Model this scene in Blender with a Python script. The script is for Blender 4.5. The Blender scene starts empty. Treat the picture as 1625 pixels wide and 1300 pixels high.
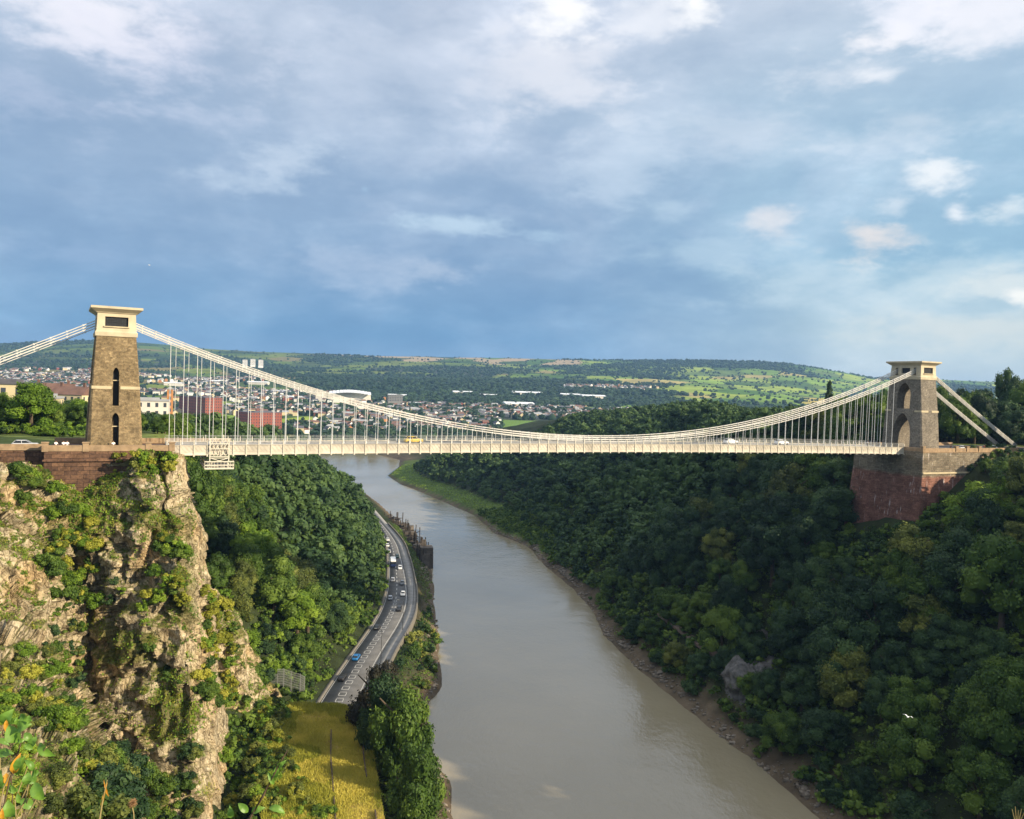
import bpy, bmesh, math, random
import numpy as np
from mathutils import Vector, Matrix

R = math.radians
random.seed(7)
rng = np.random.default_rng(7)
scene = bpy.context.scene
COL = scene.collection

# ------------------------------------------------------------------ camera geometry (surveyed from the photograph)
FPX, PITCH, ROLL, EYE = 1293.28, 0.0288, 0.0326, 90.0
SUN_AZ, SUN_EL = R(114), R(23)          # azimuth measured from +Y (the view) towards +X (right)

def ray(px, py):
    u, v = px - 812.5, py - 650.0
    cr, sr = math.cos(ROLL), math.sin(ROLL)
    a = (u * cr + v * sr) / FPX
    b = -(-u * sr + v * cr) / FPX
    c, s = math.cos(PITCH), math.sin(PITCH)
    return np.array([a, c + b * s, -s + b * c])

def at_z(px, py, z):
    d = ray(px, py)
    return d * (z - EYE) / d[2] + np.array([0, 0, EYE])

def at_y(px, py, y):
    d = ray(px, py)
    return d * y / d[1] + np.array([0, 0, EYE])

def project(P):
    P = np.asarray(P, float).reshape(-1, 3)
    c, s = math.cos(PITCH), math.sin(PITCH)
    z = P[:, 2] - EYE
    d = P[:, 1] * c - z * s
    v = P[:, 1] * s + z * c
    d = np.where(np.abs(d) < 1e-6, 1e-6, d)
    x = FPX * P[:, 0] / d
    y = -FPX * v / d
    cr, sr = math.cos(ROLL), math.sin(ROLL)
    return 812.5 + x * cr - y * sr, 650 + x * sr + y * cr, d

# ------------------------------------------------------------------ noise
def _h(ix, iy, iz, seed):
    n = (ix.astype(np.int64) * 374761393 + iy.astype(np.int64) * 668265263 + iz.astype(np.int64) * 2147483647 + seed * 974634777) & 0xFFFFFFFF
    n = ((n ^ (n >> 13)) * 1274126177) & 0xFFFFFFFF
    n = (n ^ (n >> 16)) & 0xFFFFFF
    return n / float(0xFFFFFF)

def vnoise(P, seed=0):
    P = np.asarray(P, float)
    i = np.floor(P).astype(np.int64)
    f = P - i
    f = f * f * (3 - 2 * f)
    out = 0
    for dx in (0, 1):
        wx = f[:, 0] if dx else 1 - f[:, 0]
        for dy in (0, 1):
            wy = f[:, 1] if dy else 1 - f[:, 1]
            for dz in (0, 1):
                wz = f[:, 2] if dz else 1 - f[:, 2]
                out = out + wx * wy * wz * _h(i[:, 0] + dx, i[:, 1] + dy, i[:, 2] + dz, seed)
    return out * 2 - 1

def fbm(P, octs=4, seed=0, gain=0.5):
    out, a = 0, 1.0
    P = np.asarray(P, float)
    for k in range(octs):
        out = out + a * vnoise(P * 2 ** k + 17.3 * k, seed + k)
        a *= gain
    return out

def sstep(a, b, x):
    t = np.clip((x - a) / (b - a), 0, 1)
    return t * t * (3 - 2 * t)

# ------------------------------------------------------------------ mesh helpers
class MB:
    """collects shapes, then links them as ONE mesh object"""
    def __init__(self):
        self.v, self.f, self.m = [], [], []
    def add(self, vs, fs, mi=0):
        b = len(self.v)
        self.v += [tuple(p) for p in vs]
        self.f += [tuple(b + i for i in f) for f in fs]
        self.m += [mi] * len(fs)
    def box(self, c, size, rz=0.0, mi=0, top=1.0):
        x, y, z = (s / 2 for s in size)
        ca, sa = math.cos(rz), math.sin(rz)
        vs = []
        for sz, k in ((-z, 1.0), (z, top)):
            for sx, sy in ((-x, -y), (x, -y), (x, y), (-x, y)):
                sx, sy = sx * k, sy * k
                vs.append((c[0] + sx * ca - sy * sa, c[1] + sx * sa + sy * ca, c[2] + sz))
        self.add(vs, [(0, 3, 2, 1), (4, 5, 6, 7), (0, 1, 5, 4), (1, 2, 6, 5), (2, 3, 7, 6), (3, 0, 4, 7)], mi)
    def loft(self, rings, mi=0, cap=True):
        n = len(rings[0])
        vs = [p for r in rings for p in r]
        fs = []
        for k in range(len(rings) - 1):
            for i in range(n):
                j = (i + 1) % n
                fs.append((k * n + i, k * n + j, (k + 1) * n + j, (k + 1) * n + i))
        if cap:
            fs.append(tuple(reversed(range(n))))
            fs.append(tuple((len(rings) - 1) * n + i for i in range(n)))
        self.add(vs, fs, mi)
    def tube(self, pts, r, seg=6, mi=0, cap=True):
        pts = [Vector(p) for p in pts]
        rs = r if isinstance(r, (list, tuple)) else [r] * len(pts)
        rings = []
        for i, p in enumerate(pts):
            t = (pts[min(i + 1, len(pts) - 1)] - pts[max(i - 1, 0)])
            t = t.normalized() if t.length > 1e-9 else Vector((0, 0, 1))
            a = Vector((0, 0, 1)) if abs(t.z) < 0.9 else Vector((1, 0, 0))
            u = t.cross(a).normalized(); w = u.cross(t)
            rings.append([p + (u * math.cos(2 * math.pi * k / seg) + w * math.sin(2 * math.pi * k / seg)) * rs[i] for k in range(seg)])
        self.loft(rings, mi, cap)
    def bar(self, a, b, w, h, mi=0):
        """square bar from a to b, w wide (horizontal), h high"""
        a, b = Vector(a), Vector(b)
        t = (b - a).normalized()
        up = Vector((0, 0, 1)) if abs(t.z) < 0.95 else Vector((0, 1, 0))
        u = t.cross(up).normalized() * (w / 2); q = u.cross(t).normalized() * (h / 2)
        self.loft([[p - u - q, p + u - q, p + u + q, p - u + q] for p in (a, b)], mi)
    def prism(self, prof, y0, y1, mi=0):
        """profile in x,z extruded along y"""
        self.loft([[(x, y0, z) for x, z in prof], [(x, y1, z) for x, z in prof]], mi)
    def mesh(self, name, mats, smooth=False):
        me = bpy.data.meshes.new(name)
        me.from_pydata(self.v, [], self.f)
        for m in (mats if isinstance(mats, (list, tuple)) else [mats]):
            me.materials.append(m)
        me.polygons.foreach_set('material_index', self.m)
        bm = bmesh.new(); bm.from_mesh(me); bmesh.ops.recalc_face_normals(bm, faces=bm.faces); bm.to_mesh(me); bm.free()
        if smooth:
            me.polygons.foreach_set('use_smooth', [True] * len(me.polygons))
        me.update()
        return me
    def build(self, name, mats, parent=None, smooth=False):
        return link(name, self.mesh(name, mats, smooth), parent)

def link(name, me, parent=None):
    o = bpy.data.objects.new(name, me)
    COL.objects.link(o)
    if parent is not None:
        o.parent = parent
    return o

def np_mesh(name, V, F, mats, mat_idx=None, smooth=False, color=None, cname='albedo'):
    """V (n,3), F (m,k) all polygons with k corners"""
    V = np.ascontiguousarray(V, np.float32); F = np.ascontiguousarray(F, np.int32)
    me = bpy.data.meshes.new(name)
    m, k = F.shape
    me.vertices.add(len(V)); me.vertices.foreach_set('co', V.ravel())
    me.loops.add(m * k); me.loops.foreach_set('vertex_index', F.ravel())
    me.polygons.add(m); me.polygons.foreach_set('loop_start', np.arange(0, m * k, k, dtype=np.int32))
    for mt in (mats if isinstance(mats, (list, tuple)) else [mats]):
        me.materials.append(mt)
    if mat_idx is not None:
        me.polygons.foreach_set('material_index', np.asarray(mat_idx, np.int32))
    if smooth:
        me.polygons.foreach_set('use_smooth', np.ones(m, bool))
    if color is not None:
        at = me.attributes.new(cname, 'FLOAT_COLOR', 'POINT')
        c = np.ones((len(V), 4), np.float32); c[:, :3] = color
        at.data.foreach_set('color', c.ravel())
    me.update(calc_edges=True)
    me.validate()
    return me

def grid_faces(nr, nc):
    i = np.arange(nr * nc).reshape(nr, nc)
    return np.stack([i[:-1, :-1], i[:-1, 1:], i[1:, 1:], i[1:, :-1]], -1).reshape(-1, 4)

def empty(name, loc, rz=0.0):
    o = bpy.data.objects.new(name, None); COL.objects.link(o)
    o.location = loc; o.rotation_euler = (0, 0, rz); o.empty_display_size = 0.5
    return o

def tag(o, label=None, cat=None, group=None, kind=None):
    if label: o['label'] = label
    if cat: o['category'] = cat
    if group: o['group'] = group
    if kind: o['kind'] = kind
    return o

def copy_tree(o, parent=None):
    c = o.copy(); COL.objects.link(c); c.parent = parent
    for ch in list(o.children):
        copy_tree(ch, c)
    return c

# ------------------------------------------------------------------ materials
def nodes_of(name):
    m = bpy.data.materials.new(name); m.use_nodes = True
    nt = m.node_tree; b = nt.nodes['Principled BSDF']
    return m, nt, b

def ramp(nt, fac, stops, interp='LINEAR'):
    r = nt.nodes.new('ShaderNodeValToRGB'); r.color_ramp.interpolation = interp
    e = r.color_ramp.elements
    while len(e) < len(stops): e.new(0.5)
    for k, (p, c) in enumerate(stops):
        e[k].position = p; e[k].color = (*c, 1) if len(c) == 3 else c
    nt.links.new(fac, r.inputs['Fac'])
    return r.outputs['Color']

def mixc(nt, fac, a, b, mode='MIX'):
    n = nt.nodes.new('ShaderNodeMixRGB'); n.blend_type = mode
    for key, val in (('Fac', fac), ('Color1', a), ('Color2', b)):
        s = n.inputs[key]
        if hasattr(val, 'links'): nt.links.new(val, s)
        elif isinstance(val, (int, float)): s.default_value = val
        else: s.default_value = (*val, 1) if len(val) == 3 else val
    return n.outputs['Color']

def math_(nt, op, a, b=None, c=None, clamp=False):
    n = nt.nodes.new('ShaderNodeMath'); n.operation = op; n.use_clamp = clamp
    for k, v in enumerate((a, b, c)):
        if v is None: continue
        if hasattr(v, 'links'): nt.links.new(v, n.inputs[k])
        else: n.inputs[k].default_value = v
    return n.outputs[0]

def noise(nt, scale, detail=4, rough=0.55, vec=None, dist=0.0):
    n = nt.nodes.new('ShaderNodeTexNoise')
    n.inputs['Scale'].default_value = scale; n.inputs['Detail'].default_value = detail
    n.inputs['Roughness'].default_value = rough; n.inputs['Distortion'].default_value = dist
    if vec is not None: nt.links.new(vec, n.inputs['Vector'])
    return n.outputs['Fac']

def coords(nt, scale=(1, 1, 1), kind='Object', rot=(0, 0, 0)):
    t = nt.nodes.new('ShaderNodeTexCoord'); m = nt.nodes.new('ShaderNodeMapping')
    m.inputs['Scale'].default_value = scale; m.inputs['Rotation'].default_value = rot
    nt.links.new(t.outputs[kind], m.inputs['Vector'])
    return m.outputs['Vector']

def bump(nt, b, height, strength=0.5, dist=0.1):
    n = nt.nodes.new('ShaderNodeBump'); n.inputs['Strength'].default_value = strength; n.inputs['Distance'].default_value = dist
    nt.links.new(height, n.inputs['Height']); nt.links.new(n.outputs['Normal'], b.inputs['Normal'])

def simple(name, col, rough=0.7, metal=0.0, var=0.15, scale=0.6, bmp=0.0):
    m, nt, b = nodes_of(name)
    v = coords(nt)
    n = noise(nt, scale, 5, 0.6, v)
    c = ramp(nt, n, [(0.3, tuple(x * (1 - var) for x in col)), (0.7, tuple(min(1, x * (1 + var)) for x in col))])
    nt.links.new(c, b.inputs['Base Color'])
    b.inputs['Roughness'].default_value = rough; b.inputs['Metallic'].default_value = metal
    b.inputs['Specular IOR Level'].default_value = 0.3
    if bmp: bump(nt, b, noise(nt, scale * 4, 4, 0.6, v), bmp, 0.05)
    return m

def masonry(name, c1, c2, mortar, bw, bh, msize=0.02, streak=None, zramp=None, rough=0.9, dirt=0.5, wobble=0.0):
    """coursed stone; the wall faces are vertical, so bricks are laid in (horizontal, z)"""
    m, nt, b = nodes_of(name)
    t = nt.nodes.new('ShaderNodeTexCoord'); sep = nt.nodes.new('ShaderNodeSeparateXYZ')
    nt.links.new(t.outputs['Object'], sep.inputs[0])
    hx = math_(nt, 'ADD', sep.outputs['X'], sep.outputs['Y'])
    wob_ = math_(nt, 'MULTIPLY', math_(nt, 'SUBTRACT', noise(nt, 1.7, 3, 0.6, t.outputs['Object']), 0.5), wobble)
    hx = math_(nt, 'ADD', hx, wob_)
    cmb = nt.nodes.new('ShaderNodeCombineXYZ')
    nt.links.new(hx, cmb.inputs['X']); nt.links.new(math_(nt, 'ADD', sep.outputs['Z'], wob_), cmb.inputs['Y'])
    br = nt.nodes.new('ShaderNodeTexBrick')
    br.inputs['Color1'].default_value = (*c1, 1); br.inputs['Color2'].default_value = (*c2, 1); br.inputs['Mortar'].default_value = (*mortar, 1)
    br.inputs['Scale'].default_value = 1.0; br.inputs['Mortar Size'].default_value = msize
    br.inputs['Brick Width'].default_value = bw; br.inputs['Row Height'].default_value = bh; br.inputs['Bias'].default_value = -0.1
    nt.links.new(cmb.outputs[0], br.inputs['Vector'])
    col = br.outputs['Color']
    n1 = noise(nt, 0.35, 6, 0.65, t.outputs['Object'])
    col = mixc(nt, 1.0, col, ramp(nt, n1, [(0.28, (1 - dirt,) * 3), (0.62, (1.0,) * 3), (0.8, (1.25, 1.2, 1.1))]), 'MULTIPLY')
    n2 = noise(nt, 2.6, 5, 0.7, t.outputs['Object'])
    col = mixc(nt, 1.0, col, ramp(nt, n2, [(0.3, (0.55,) * 3), (0.5, (1.0,) * 3), (0.72, (1.5, 1.45, 1.35))]), 'MULTIPLY')
    if zramp:
        zz = math_(nt, 'ADD', sep.outputs['Z'], math_(nt, 'MULTIPLY', n1, 1.4))
        f = nt.nodes.new('ShaderNodeMapRange'); f.inputs['From Min'].default_value = zramp[0]; f.inputs['From Max'].default_value = zramp[1]
        nt.links.new(zz, f.inputs['Value'])
        col = mixc(nt, f.outputs[0], col, mixc(nt, 1.0, col, zramp[2], 'MULTIPLY'))
    if streak:
        sv = nt.nodes.new('ShaderNodeMapping'); sv.inputs['Scale'].default_value = (1.6, 1.6, 0.16)
        nt.links.new(t.outputs['Object'], sv.inputs['Vector'])
        n3 = noise(nt, 1.0, 4, 0.7, sv.outputs[0])
        n4 = noise(nt, 0.18, 3, 0.5, t.outputs['Object'])
        f = math_(nt, 'MULTIPLY', ramp(nt, n3, [(0.60, (0,) * 3), (0.68, (1,) * 3)]), ramp(nt, n4, [(0.45, (0,) * 3), (0.62, (1,) * 3)]))
        col = mixc(nt, f, col, streak)
    nt.links.new(col, b.inputs['Base Color'])
    b.inputs['Roughness'].default_value = rough; b.inputs['Specular IOR Level'].default_value = 0.15
    bump(nt, b, mixc(nt, 0.5, br.outputs['Fac'], n2), 0.6, 0.12)
    return m

def leaf_mat(name, dark, mid, light, transl=0.25):
    m, nt, b = nodes_of(name)
    out = nt.nodes['Material Output']
    at = nt.nodes.new('ShaderNodeAttribute'); at.attribute_name = 'tone'
    oi = nt.nodes.new('ShaderNodeObjectInfo')
    f = math_(nt, 'ADD', math_(nt, 'MULTIPLY', at.outputs['Fac'], 0.75), math_(nt, 'MULTIPLY', oi.outputs['Random'], 0.42))
    c = ramp(nt, f, [(0.05, dark), (0.5, mid), (0.95, light)])
    nt.links.new(c, b.inputs['Base Color'])
    b.inputs['Roughness'].default_value = 0.6; b.inputs['Specular IOR Level'].default_value = 0.25
    tr = nt.nodes.new('ShaderNodeBsdfTranslucent'); nt.links.new(c, tr.inputs['Color'])
    mx = nt.nodes.new('ShaderNodeMixShader'); mx.inputs[0].default_value = transl
    nt.links.new(b.outputs[0], mx.inputs[1]); nt.links.new(tr.outputs[0], mx.inputs[2])
    nt.links.new(mx.outputs[0], out.inputs['Surface'])
    return m

M = {}
M['cream'] = simple('cream_paint', (0.58, 0.54, 0.44), 0.5, 0, 0.10, 0.9)
M['cream_iron'] = simple('weathered_cream_ironwork', (0.53, 0.48, 0.39), 0.55, 0, 0.28, 0.3)
M['chain'] = simple('pale_grey_ironwork', (0.60, 0.58, 0.53), 0.5, 0, 0.12, 0.7)
M['rod'] = simple('grey_white_rod', (0.62, 0.63, 0.62), 0.5, 0, 0.08, 1.0)
M['cap'] = simple('buff_ashlar', (0.52, 0.44, 0.30), 0.8, 0, 0.16, 0.5, 0.2)
M['band'] = simple('pale_stone_band', (0.50, 0.42, 0.27), 0.85, 0, 0.2, 0.6, 0.2)
M['dark_panel'] = simple('dark_panel_and_slot_shade', (0.02, 0.022, 0.025), 0.6, 0, 0.2, 2.0)  # cap panels, and the painted dark inside the tower slots
M['tower'] = masonry('rubble_stone', (0.20, 0.145, 0.08), (0.34, 0.255, 0.14), (0.21, 0.165, 0.10), 0.62, 0.36, 0.02, dirt=0.5, wobble=0.9)
M['tower_grey'] = masonry('grey_rubble_stone', (0.19, 0.165, 0.13), (0.29, 0.25, 0.20), (0.20, 0.18, 0.14), 0.62, 0.36, 0.02, dirt=0.4, wobble=0.9)
M['abut_left'] = masonry('brown_block_stone', (0.11, 0.065, 0.045), (0.20, 0.115, 0.07), (0.045, 0.03, 0.024), 2.0, 0.75, 0.035, dirt=0.5)
M['parapet'] = simple('parapet_stone', (0.30, 0.21, 0.125), 0.9, 0, 0.3, 0.9, 0.3)
M['abut_right'] = masonry('red_sandstone', (0.20, 0.095, 0.07), (0.31, 0.155, 0.115), (0.12, 0.075, 0.06), 1.5, 0.55, 0.03,
                          streak=(0.62, 0.55, 0.52), zramp=(-7.2, -6.4, (0.95, 1.6, 1.55)), dirt=0.5)
M['asphalt'] = simple('asphalt', (0.105, 0.105, 0.105), 0.85, 0, 0.25, 0.25, 0.2)
M['paving'] = simple('pavement_grey', (0.24, 0.235, 0.225), 0.9, 0, 0.2, 0.4)
M['kerb'] = simple('kerb_stone', (0.17, 0.155, 0.13), 0.9, 0, 0.2, 1.0)
M['paint'] = simple('white_road_paint', (0.45, 0.45, 0.43), 0.7, 0, 0.1, 2.0)
M['ypaint'] = simple('cream_edge_line', (0.58, 0.48, 0.30), 0.8, 0, 0.15, 2.0)
M['dark_iron'] = simple('dark_iron', (0.05, 0.052, 0.055), 0.6, 0.2, 0.2, 1.0)
M['galv'] = simple('galvanised_post', (0.26, 0.27, 0.26), 0.5, 0.3, 0.1, 1.0)
M['glass'] = simple('dark_car_glass', (0.02, 0.025, 0.03), 0.12, 0, 0.1, 1.0)
M['tyre'] = simple('tyre_rubber', (0.02, 0.02, 0.02), 0.9, 0, 0.1, 1.0)
M['bark'] = simple('bark', (0.09, 0.068, 0.045), 0.95, 0, 0.35, 1.5, 0.4)
M['window'] = simple('window_glass', (0.05, 0.06, 0.075), 0.2, 0, 0.2, 0.5)
M['lf_dark'] = leaf_mat('leaf_dark', (0.010, 0.026, 0.010), (0.026, 0.060, 0.020), (0.078, 0.135, 0.036))
M['lf_mid'] = leaf_mat('leaf_mid', (0.018, 0.040, 0.006), (0.058, 0.112, 0.014), (0.145, 0.215, 0.028))
M['lf_olive'] = leaf_mat('leaf_olive', (0.030, 0.044, 0.010), (0.085, 0.112, 0.022), (0.22, 0.24, 0.045))
M['lf_lime'] = leaf_mat('leaf_lime', (0.04, 0.085, 0.008), (0.12, 0.21, 0.016), (0.25, 0.35, 0.035))
M['lf_yellow'] = leaf_mat('leaf_yellow_green', (0.08, 0.095, 0.010), (0.22, 0.24, 0.022), (0.42, 0.40, 0.055))
M['lf_purple'] = leaf_mat('leaf_purple_brown', (0.018, 0.020, 0.012), (0.045, 0.040, 0.024), (0.09, 0.07, 0.04))
M['straw'] = leaf_mat('straw_grass', (0.17, 0.18, 0.03), (0.44, 0.40, 0.06), (0.68, 0.58, 0.12), 0.3)
M['far_leaf'] = leaf_mat('far_leaf', (0.010, 0.026, 0.012), (0.026, 0.058, 0.024), (0.055, 0.10, 0.036), 0.1)

# ------------------------------------------------------------------ shrubs are gathered first: the largest in view become things, the rest one mass
SHRUBS = []
def shrub(loc, k, tone, label, group=None):
    SHRUBS.append((tuple(float(c) for c in loc), k, tone, label, group or label))
# ------------------------------------------------------------------ camera, sun, sky
cam_d = bpy.data.cameras.new('camera'); cam = bpy.data.objects.new('camera', cam_d); COL.objects.link(cam)
cam_d.sensor_fit = 'HORIZONTAL'; cam_d.sensor_width = 36; cam_d.lens = 36 * FPX / 1625
cam_d.clip_start = 0.2; cam_d.clip_end = 30000
cam.matrix_world = Matrix.Translation((0, 0, EYE)) @ Matrix.Rotation(math.pi / 2 - PITCH, 4, 'X') @ Matrix.Rotation(ROLL, 4, 'Z')
scene.camera = cam

to_sun = Vector((math.sin(SUN_AZ) * math.cos(SUN_EL), math.cos(SUN_AZ) * math.cos(SUN_EL), math.sin(SUN_EL)))
sl = bpy.data.lights.new('sun', 'SUN'); sl.energy = 5.0; sl.angle = R(0.6); sl.color = (1.0, 0.84, 0.61)
so = bpy.data.objects.new('sun', sl); COL.objects.link(so)
so.rotation_euler = to_sun.to_track_quat('Z', 'Y').to_euler(); so.location = (300, -150, 400)

EXPO = 0.70; SKYK = 10.5 / 2 ** EXPO
w = bpy.data.worlds.new('World'); scene.world = w; w.use_nodes = True
nt = w.node_tree; nt.nodes.clear()
out = nt.nodes.new('ShaderNodeOutputWorld'); bg = nt.nodes.new('ShaderNodeBackground'); bg.inputs['Strength'].default_value = 0.1
nt.links.new(bg.outputs[0], out.inputs['Surface'])
sky = nt.nodes.new('ShaderNodeTexSky'); sky.sky_type = 'NISHITA'; sky.sun_disc = False
sky.sun_elevation = SUN_EL; sky.sun_rotation = SUN_AZ; sky.altitude = 90
tc = nt.nodes.new('ShaderNodeTexCoord'); sep = nt.nodes.new('ShaderNodeSeparateXYZ'); nt.links.new(tc.outputs['Generated'], sep.inputs[0])
zc = math_(nt, 'MAXIMUM', sep.outputs['Z'], 0.0)
el = math_(nt, 'MULTIPLY', math_(nt, 'ARCSINE', zc), 180 / math.pi)                    # degrees above the horizon
az = math_(nt, 'MULTIPLY', math_(nt, 'ARCTAN2', sep.outputs['X'], sep.outputs['Y']), 180 / math.pi)   # degrees right of the view
den = math_(nt, 'ADD', zc, 0.16)
cv = nt.nodes.new('ShaderNodeCombineXYZ')                                              # the cloud deck seen in perspective
nt.links.new(math_(nt, 'DIVIDE', sep.outputs['X'], den), cv.inputs['X']); nt.links.new(math_(nt, 'DIVIDE', sep.outputs['Y'], den), cv.inputs['Y'])
# lumpy overcast: noise on the direction itself, flattened so that clouds lie in layers
dm = nt.nodes.new('ShaderNodeMapping'); dm.inputs['Scale'].default_value = (1.0, 1.0, 2.3); nt.links.new(tc.outputs['Generated'], dm.inputs['Vector'])
big = noise(nt, 2.3, 7, 0.52, dm.outputs[0], 0.5)
med = noise(nt, 5.2, 8, 0.56, dm.outputs[0], 0.15)
fine = noise(nt, 15.0, 7, 0.6, dm.outputs[0], 0.1)
eln = math_(nt, 'DIVIDE', el, 40.0, clamp=True)
def lin(*c):
    return tuple(((x / 255) / 12.92 if x / 255 < 0.04045 else ((x / 255 + 0.055) / 1.055) ** 2.4) for x in c)
base_l = ramp(nt, eln, [(0.0, lin(112, 150, 200)), (0.08, lin(98, 146, 198)), (0.20, lin(126, 156, 198)), (0.38, lin(150, 171, 204)), (0.52, lin(174, 187, 212)), (0.65, lin(190, 199, 220)), (1.0, lin(190, 200, 224))])
base_r = ramp(nt, eln, [(0.0, lin(206, 218, 220)), (0.10, lin(192, 211, 220)), (0.22, lin(152, 188, 216)), (0.40, lin(164, 192, 218)), (0.62, lin(192, 203, 222)), (1.0, lin(204, 210, 228))])
azr = nt.nodes.new('ShaderNodeMapRange'); azr.interpolation_type = 'SMOOTHSTEP'
azr.inputs['From Min'].default_value = -4; azr.inputs['From Max'].default_value = 30
nt.links.new(math_(nt, 'ADD', az, math_(nt, 'MULTIPLY', math_(nt, 'SUBTRACT', big, 0.5), 30)), azr.inputs['Value'])
base = mixc(nt, azr.outputs[0], base_l, base_r)
# darker undersides and lighter masses of the overcast deck
base = mixc(nt, ramp(nt, big, [(0.38, (0.8,) * 3), (0.58, (0,) * 3)]), base, mixc(nt, 1.0, base, (0.84, 0.89, 0.94), 'MULTIPLY'))
lightm = math_(nt, 'MULTIPLY', ramp(nt, med, [(0.44, (0,) * 3), (0.66, (1,) * 3)]), ramp(nt, eln, [(0.03, (0.12,) * 3), (0.3, (0.45,) * 3), (0.6, (0.9,) * 3)]))
base = mixc(nt, math_(nt, 'MULTIPLY', lightm, 0.60), base, lin(206, 214, 234))
tex = math_(nt, 'ADD', math_(nt, 'MULTIPLY', med, 0.62), math_(nt, 'MULTIPLY', fine, 0.38))
base = mixc(nt, 1.0, base, ramp(nt, tex, [(0.34, (0.83, 0.87, 0.92)), (0.47, (0.97, 0.98, 0.99)), (0.56, (1.08, 1.07, 1.05)), (0.68, (1.36, 1.30, 1.22))]), 'MULTIPLY')
zen = ramp(nt, math_(nt, 'DIVIDE', el, 90, clamp=True), [(0.36, (0,) * 3), (0.60, (1,) * 3)])          # cloud overhead, out of frame, brightened to add light from above
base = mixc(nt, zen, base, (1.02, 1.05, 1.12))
# single bright clouds: place (direction), size in degrees, strength, colour
PUFFS = [((165, 25), 6, 2.6, 1.0, (246, 244, 250)), ((235, 70), 9, 4.5, 0.55, (214, 216, 236)), ((880, 110), 6.5, 3.4, 0.75, (226, 228, 238)), ((895, 12), 2.6, 1.8, 1.0, (250, 250, 252)),
         ((1100, 2), 2.0, 1.6, 1.0, (255, 255, 255)), ((1045, 18), 4, 1.8, 0.7, (236, 238, 246)), ((1375, 62), 2.2, 1.2, 0.95, (248, 246, 250)), ((1425, 60), 1.4, 0.8, 0.8, (250, 248, 250)),
         ((1320, 118), 8, 2.2, 0.55, (226, 230, 240)), ((1395, 120), 2.6, 0.7, 0.7, (240, 242, 248)), ((1560, 15), 7, 3.2, 0.85, (240, 240, 248)), ((1440, 18), 4, 2, 0.75, (240, 240, 250)),
         ((1485, 275), 2.3, 1.5, 0.95, (238, 242, 246)), ((1517, 334), 1.1, 1.3, 0.95, (236, 240, 246)), ((1425, 326), 1.6, 1.1, 0.6, (222, 230, 240)), ((1595, 330), 2.2, 1.0, 0.8, (230, 238, 242)),
         ((1220, 342), 2.2, 1.3, 0.8, (226, 226, 230)), ((1393, 380), 3.6, 1.7, 0.85, (232, 226, 222)), ((1280, 445), 8, 2.4, 0.55, (196, 214, 228)), ((1500, 430), 6, 3.0, 0.5, (206, 222, 230)),
         ((1600, 450), 4, 1.6, 0.6, (232, 236, 232)), ((1615, 470), 1.2, 0.6, 0.95, (250, 250, 244)), ((470, 250), 4.2, 2.0, 0.75, (192, 206, 228)), ((400, 285), 6.5, 1.2, 0.7, (186, 202, 226)),
         ((745, 355), 5.5, 0.9, 0.9, (184, 206, 230)), ((860, 370), 3, 0.7, 0.6, (172, 198, 226)), ((600, 420), 7.5, 2.0, 0.60, (170, 186, 216)), ((690, 425), 3.2, 1.3, 0.55, (178, 192, 218)),
         ((120, 400), 8, 1.4, 0.35, (150, 172, 212)), ((985, 255), 5, 3.0, 0.5, (190, 206, 228)), ((580, 301), 0.8, 0.6, 0.55, (170, 200, 232)), ((1560, 520), 9, 1.6, 0.6, (222, 226, 220)), ((1100, 400), 7, 1.8, 0.5, (176, 200, 222)), ((1180, 200), 6, 2.2, 0.45, (196, 208, 226)), ((640, 120), 9, 3.0, 0.4, (184, 196, 220)), ((60, 150), 8, 3.0, 0.45, (186, 194, 222)), ((1450, 190), 7, 1.8, 0.5, (206, 216, 230)), ((1050, 330), 3, 1.2, 0.45, (182, 204, 226)), ((300, 180), 7, 1.6, 0.4, (172, 186, 216))]
wob = math_(nt, 'MULTIPLY', math_(nt, 'SUBTRACT', fine, 0.5), 2.6)
wob2 = math_(nt, 'MULTIPLY', math_(nt, 'SUBTRACT', med, 0.5), 2.2)
wsum = math_(nt, 'ADD', wob, wob2)
for (pp, sa, se, st, colr) in PUFFS:
    d = ray(*pp); d = d / np.linalg.norm(d)
    a0, e0 = math.degrees(math.atan2(d[0], d[1])), math.degrees(math.asin(d[2]))
    dx = math_(nt, 'DIVIDE', math_(nt, 'SUBTRACT', az, a0), sa); de = math_(nt, 'SUBTRACT', el, e0)
    # sharper tops, ragged soft bases
    dy = math_(nt, 'MAXIMUM', math_(nt, 'DIVIDE', de, se * 0.8), math_(nt, 'DIVIDE', de, -se * 1.25))
    r2 = math_(nt, 'ADD', math_(nt, 'MULTIPLY', dx, dx), math_(nt, 'MULTIPLY', dy, dy))
    v = math_(nt, 'SUBTRACT', math_(nt, 'ADD', 1.0, wsum), math_(nt, 'SQRT', r2))
    mr = nt.nodes.new('ShaderNodeMapRange'); mr.interpolation_type = 'SMOOTHSTEP'
    mr.inputs['From Min'].default_value = 0.0; mr.inputs['From Max'].default_value = 1.05; mr.inputs['To Max'].default_value = st
    nt.links.new(v, mr.inputs['Value'])
    base = mixc(nt, mr.outputs[0], base, lin(*colr))
hsv = nt.nodes.new('ShaderNodeHueSaturation'); hsv.inputs['Saturation'].default_value = 0.92; hsv.inputs['Hue'].default_value = 0.488; hsv.inputs['Value'].default_value = 1.06; nt.links.new(base, hsv.inputs['Color']); base = hsv.outputs['Color']
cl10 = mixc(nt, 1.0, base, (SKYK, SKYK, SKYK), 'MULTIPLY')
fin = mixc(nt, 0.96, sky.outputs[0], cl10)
nt.links.new(fin, bg.inputs['Color'])

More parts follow.
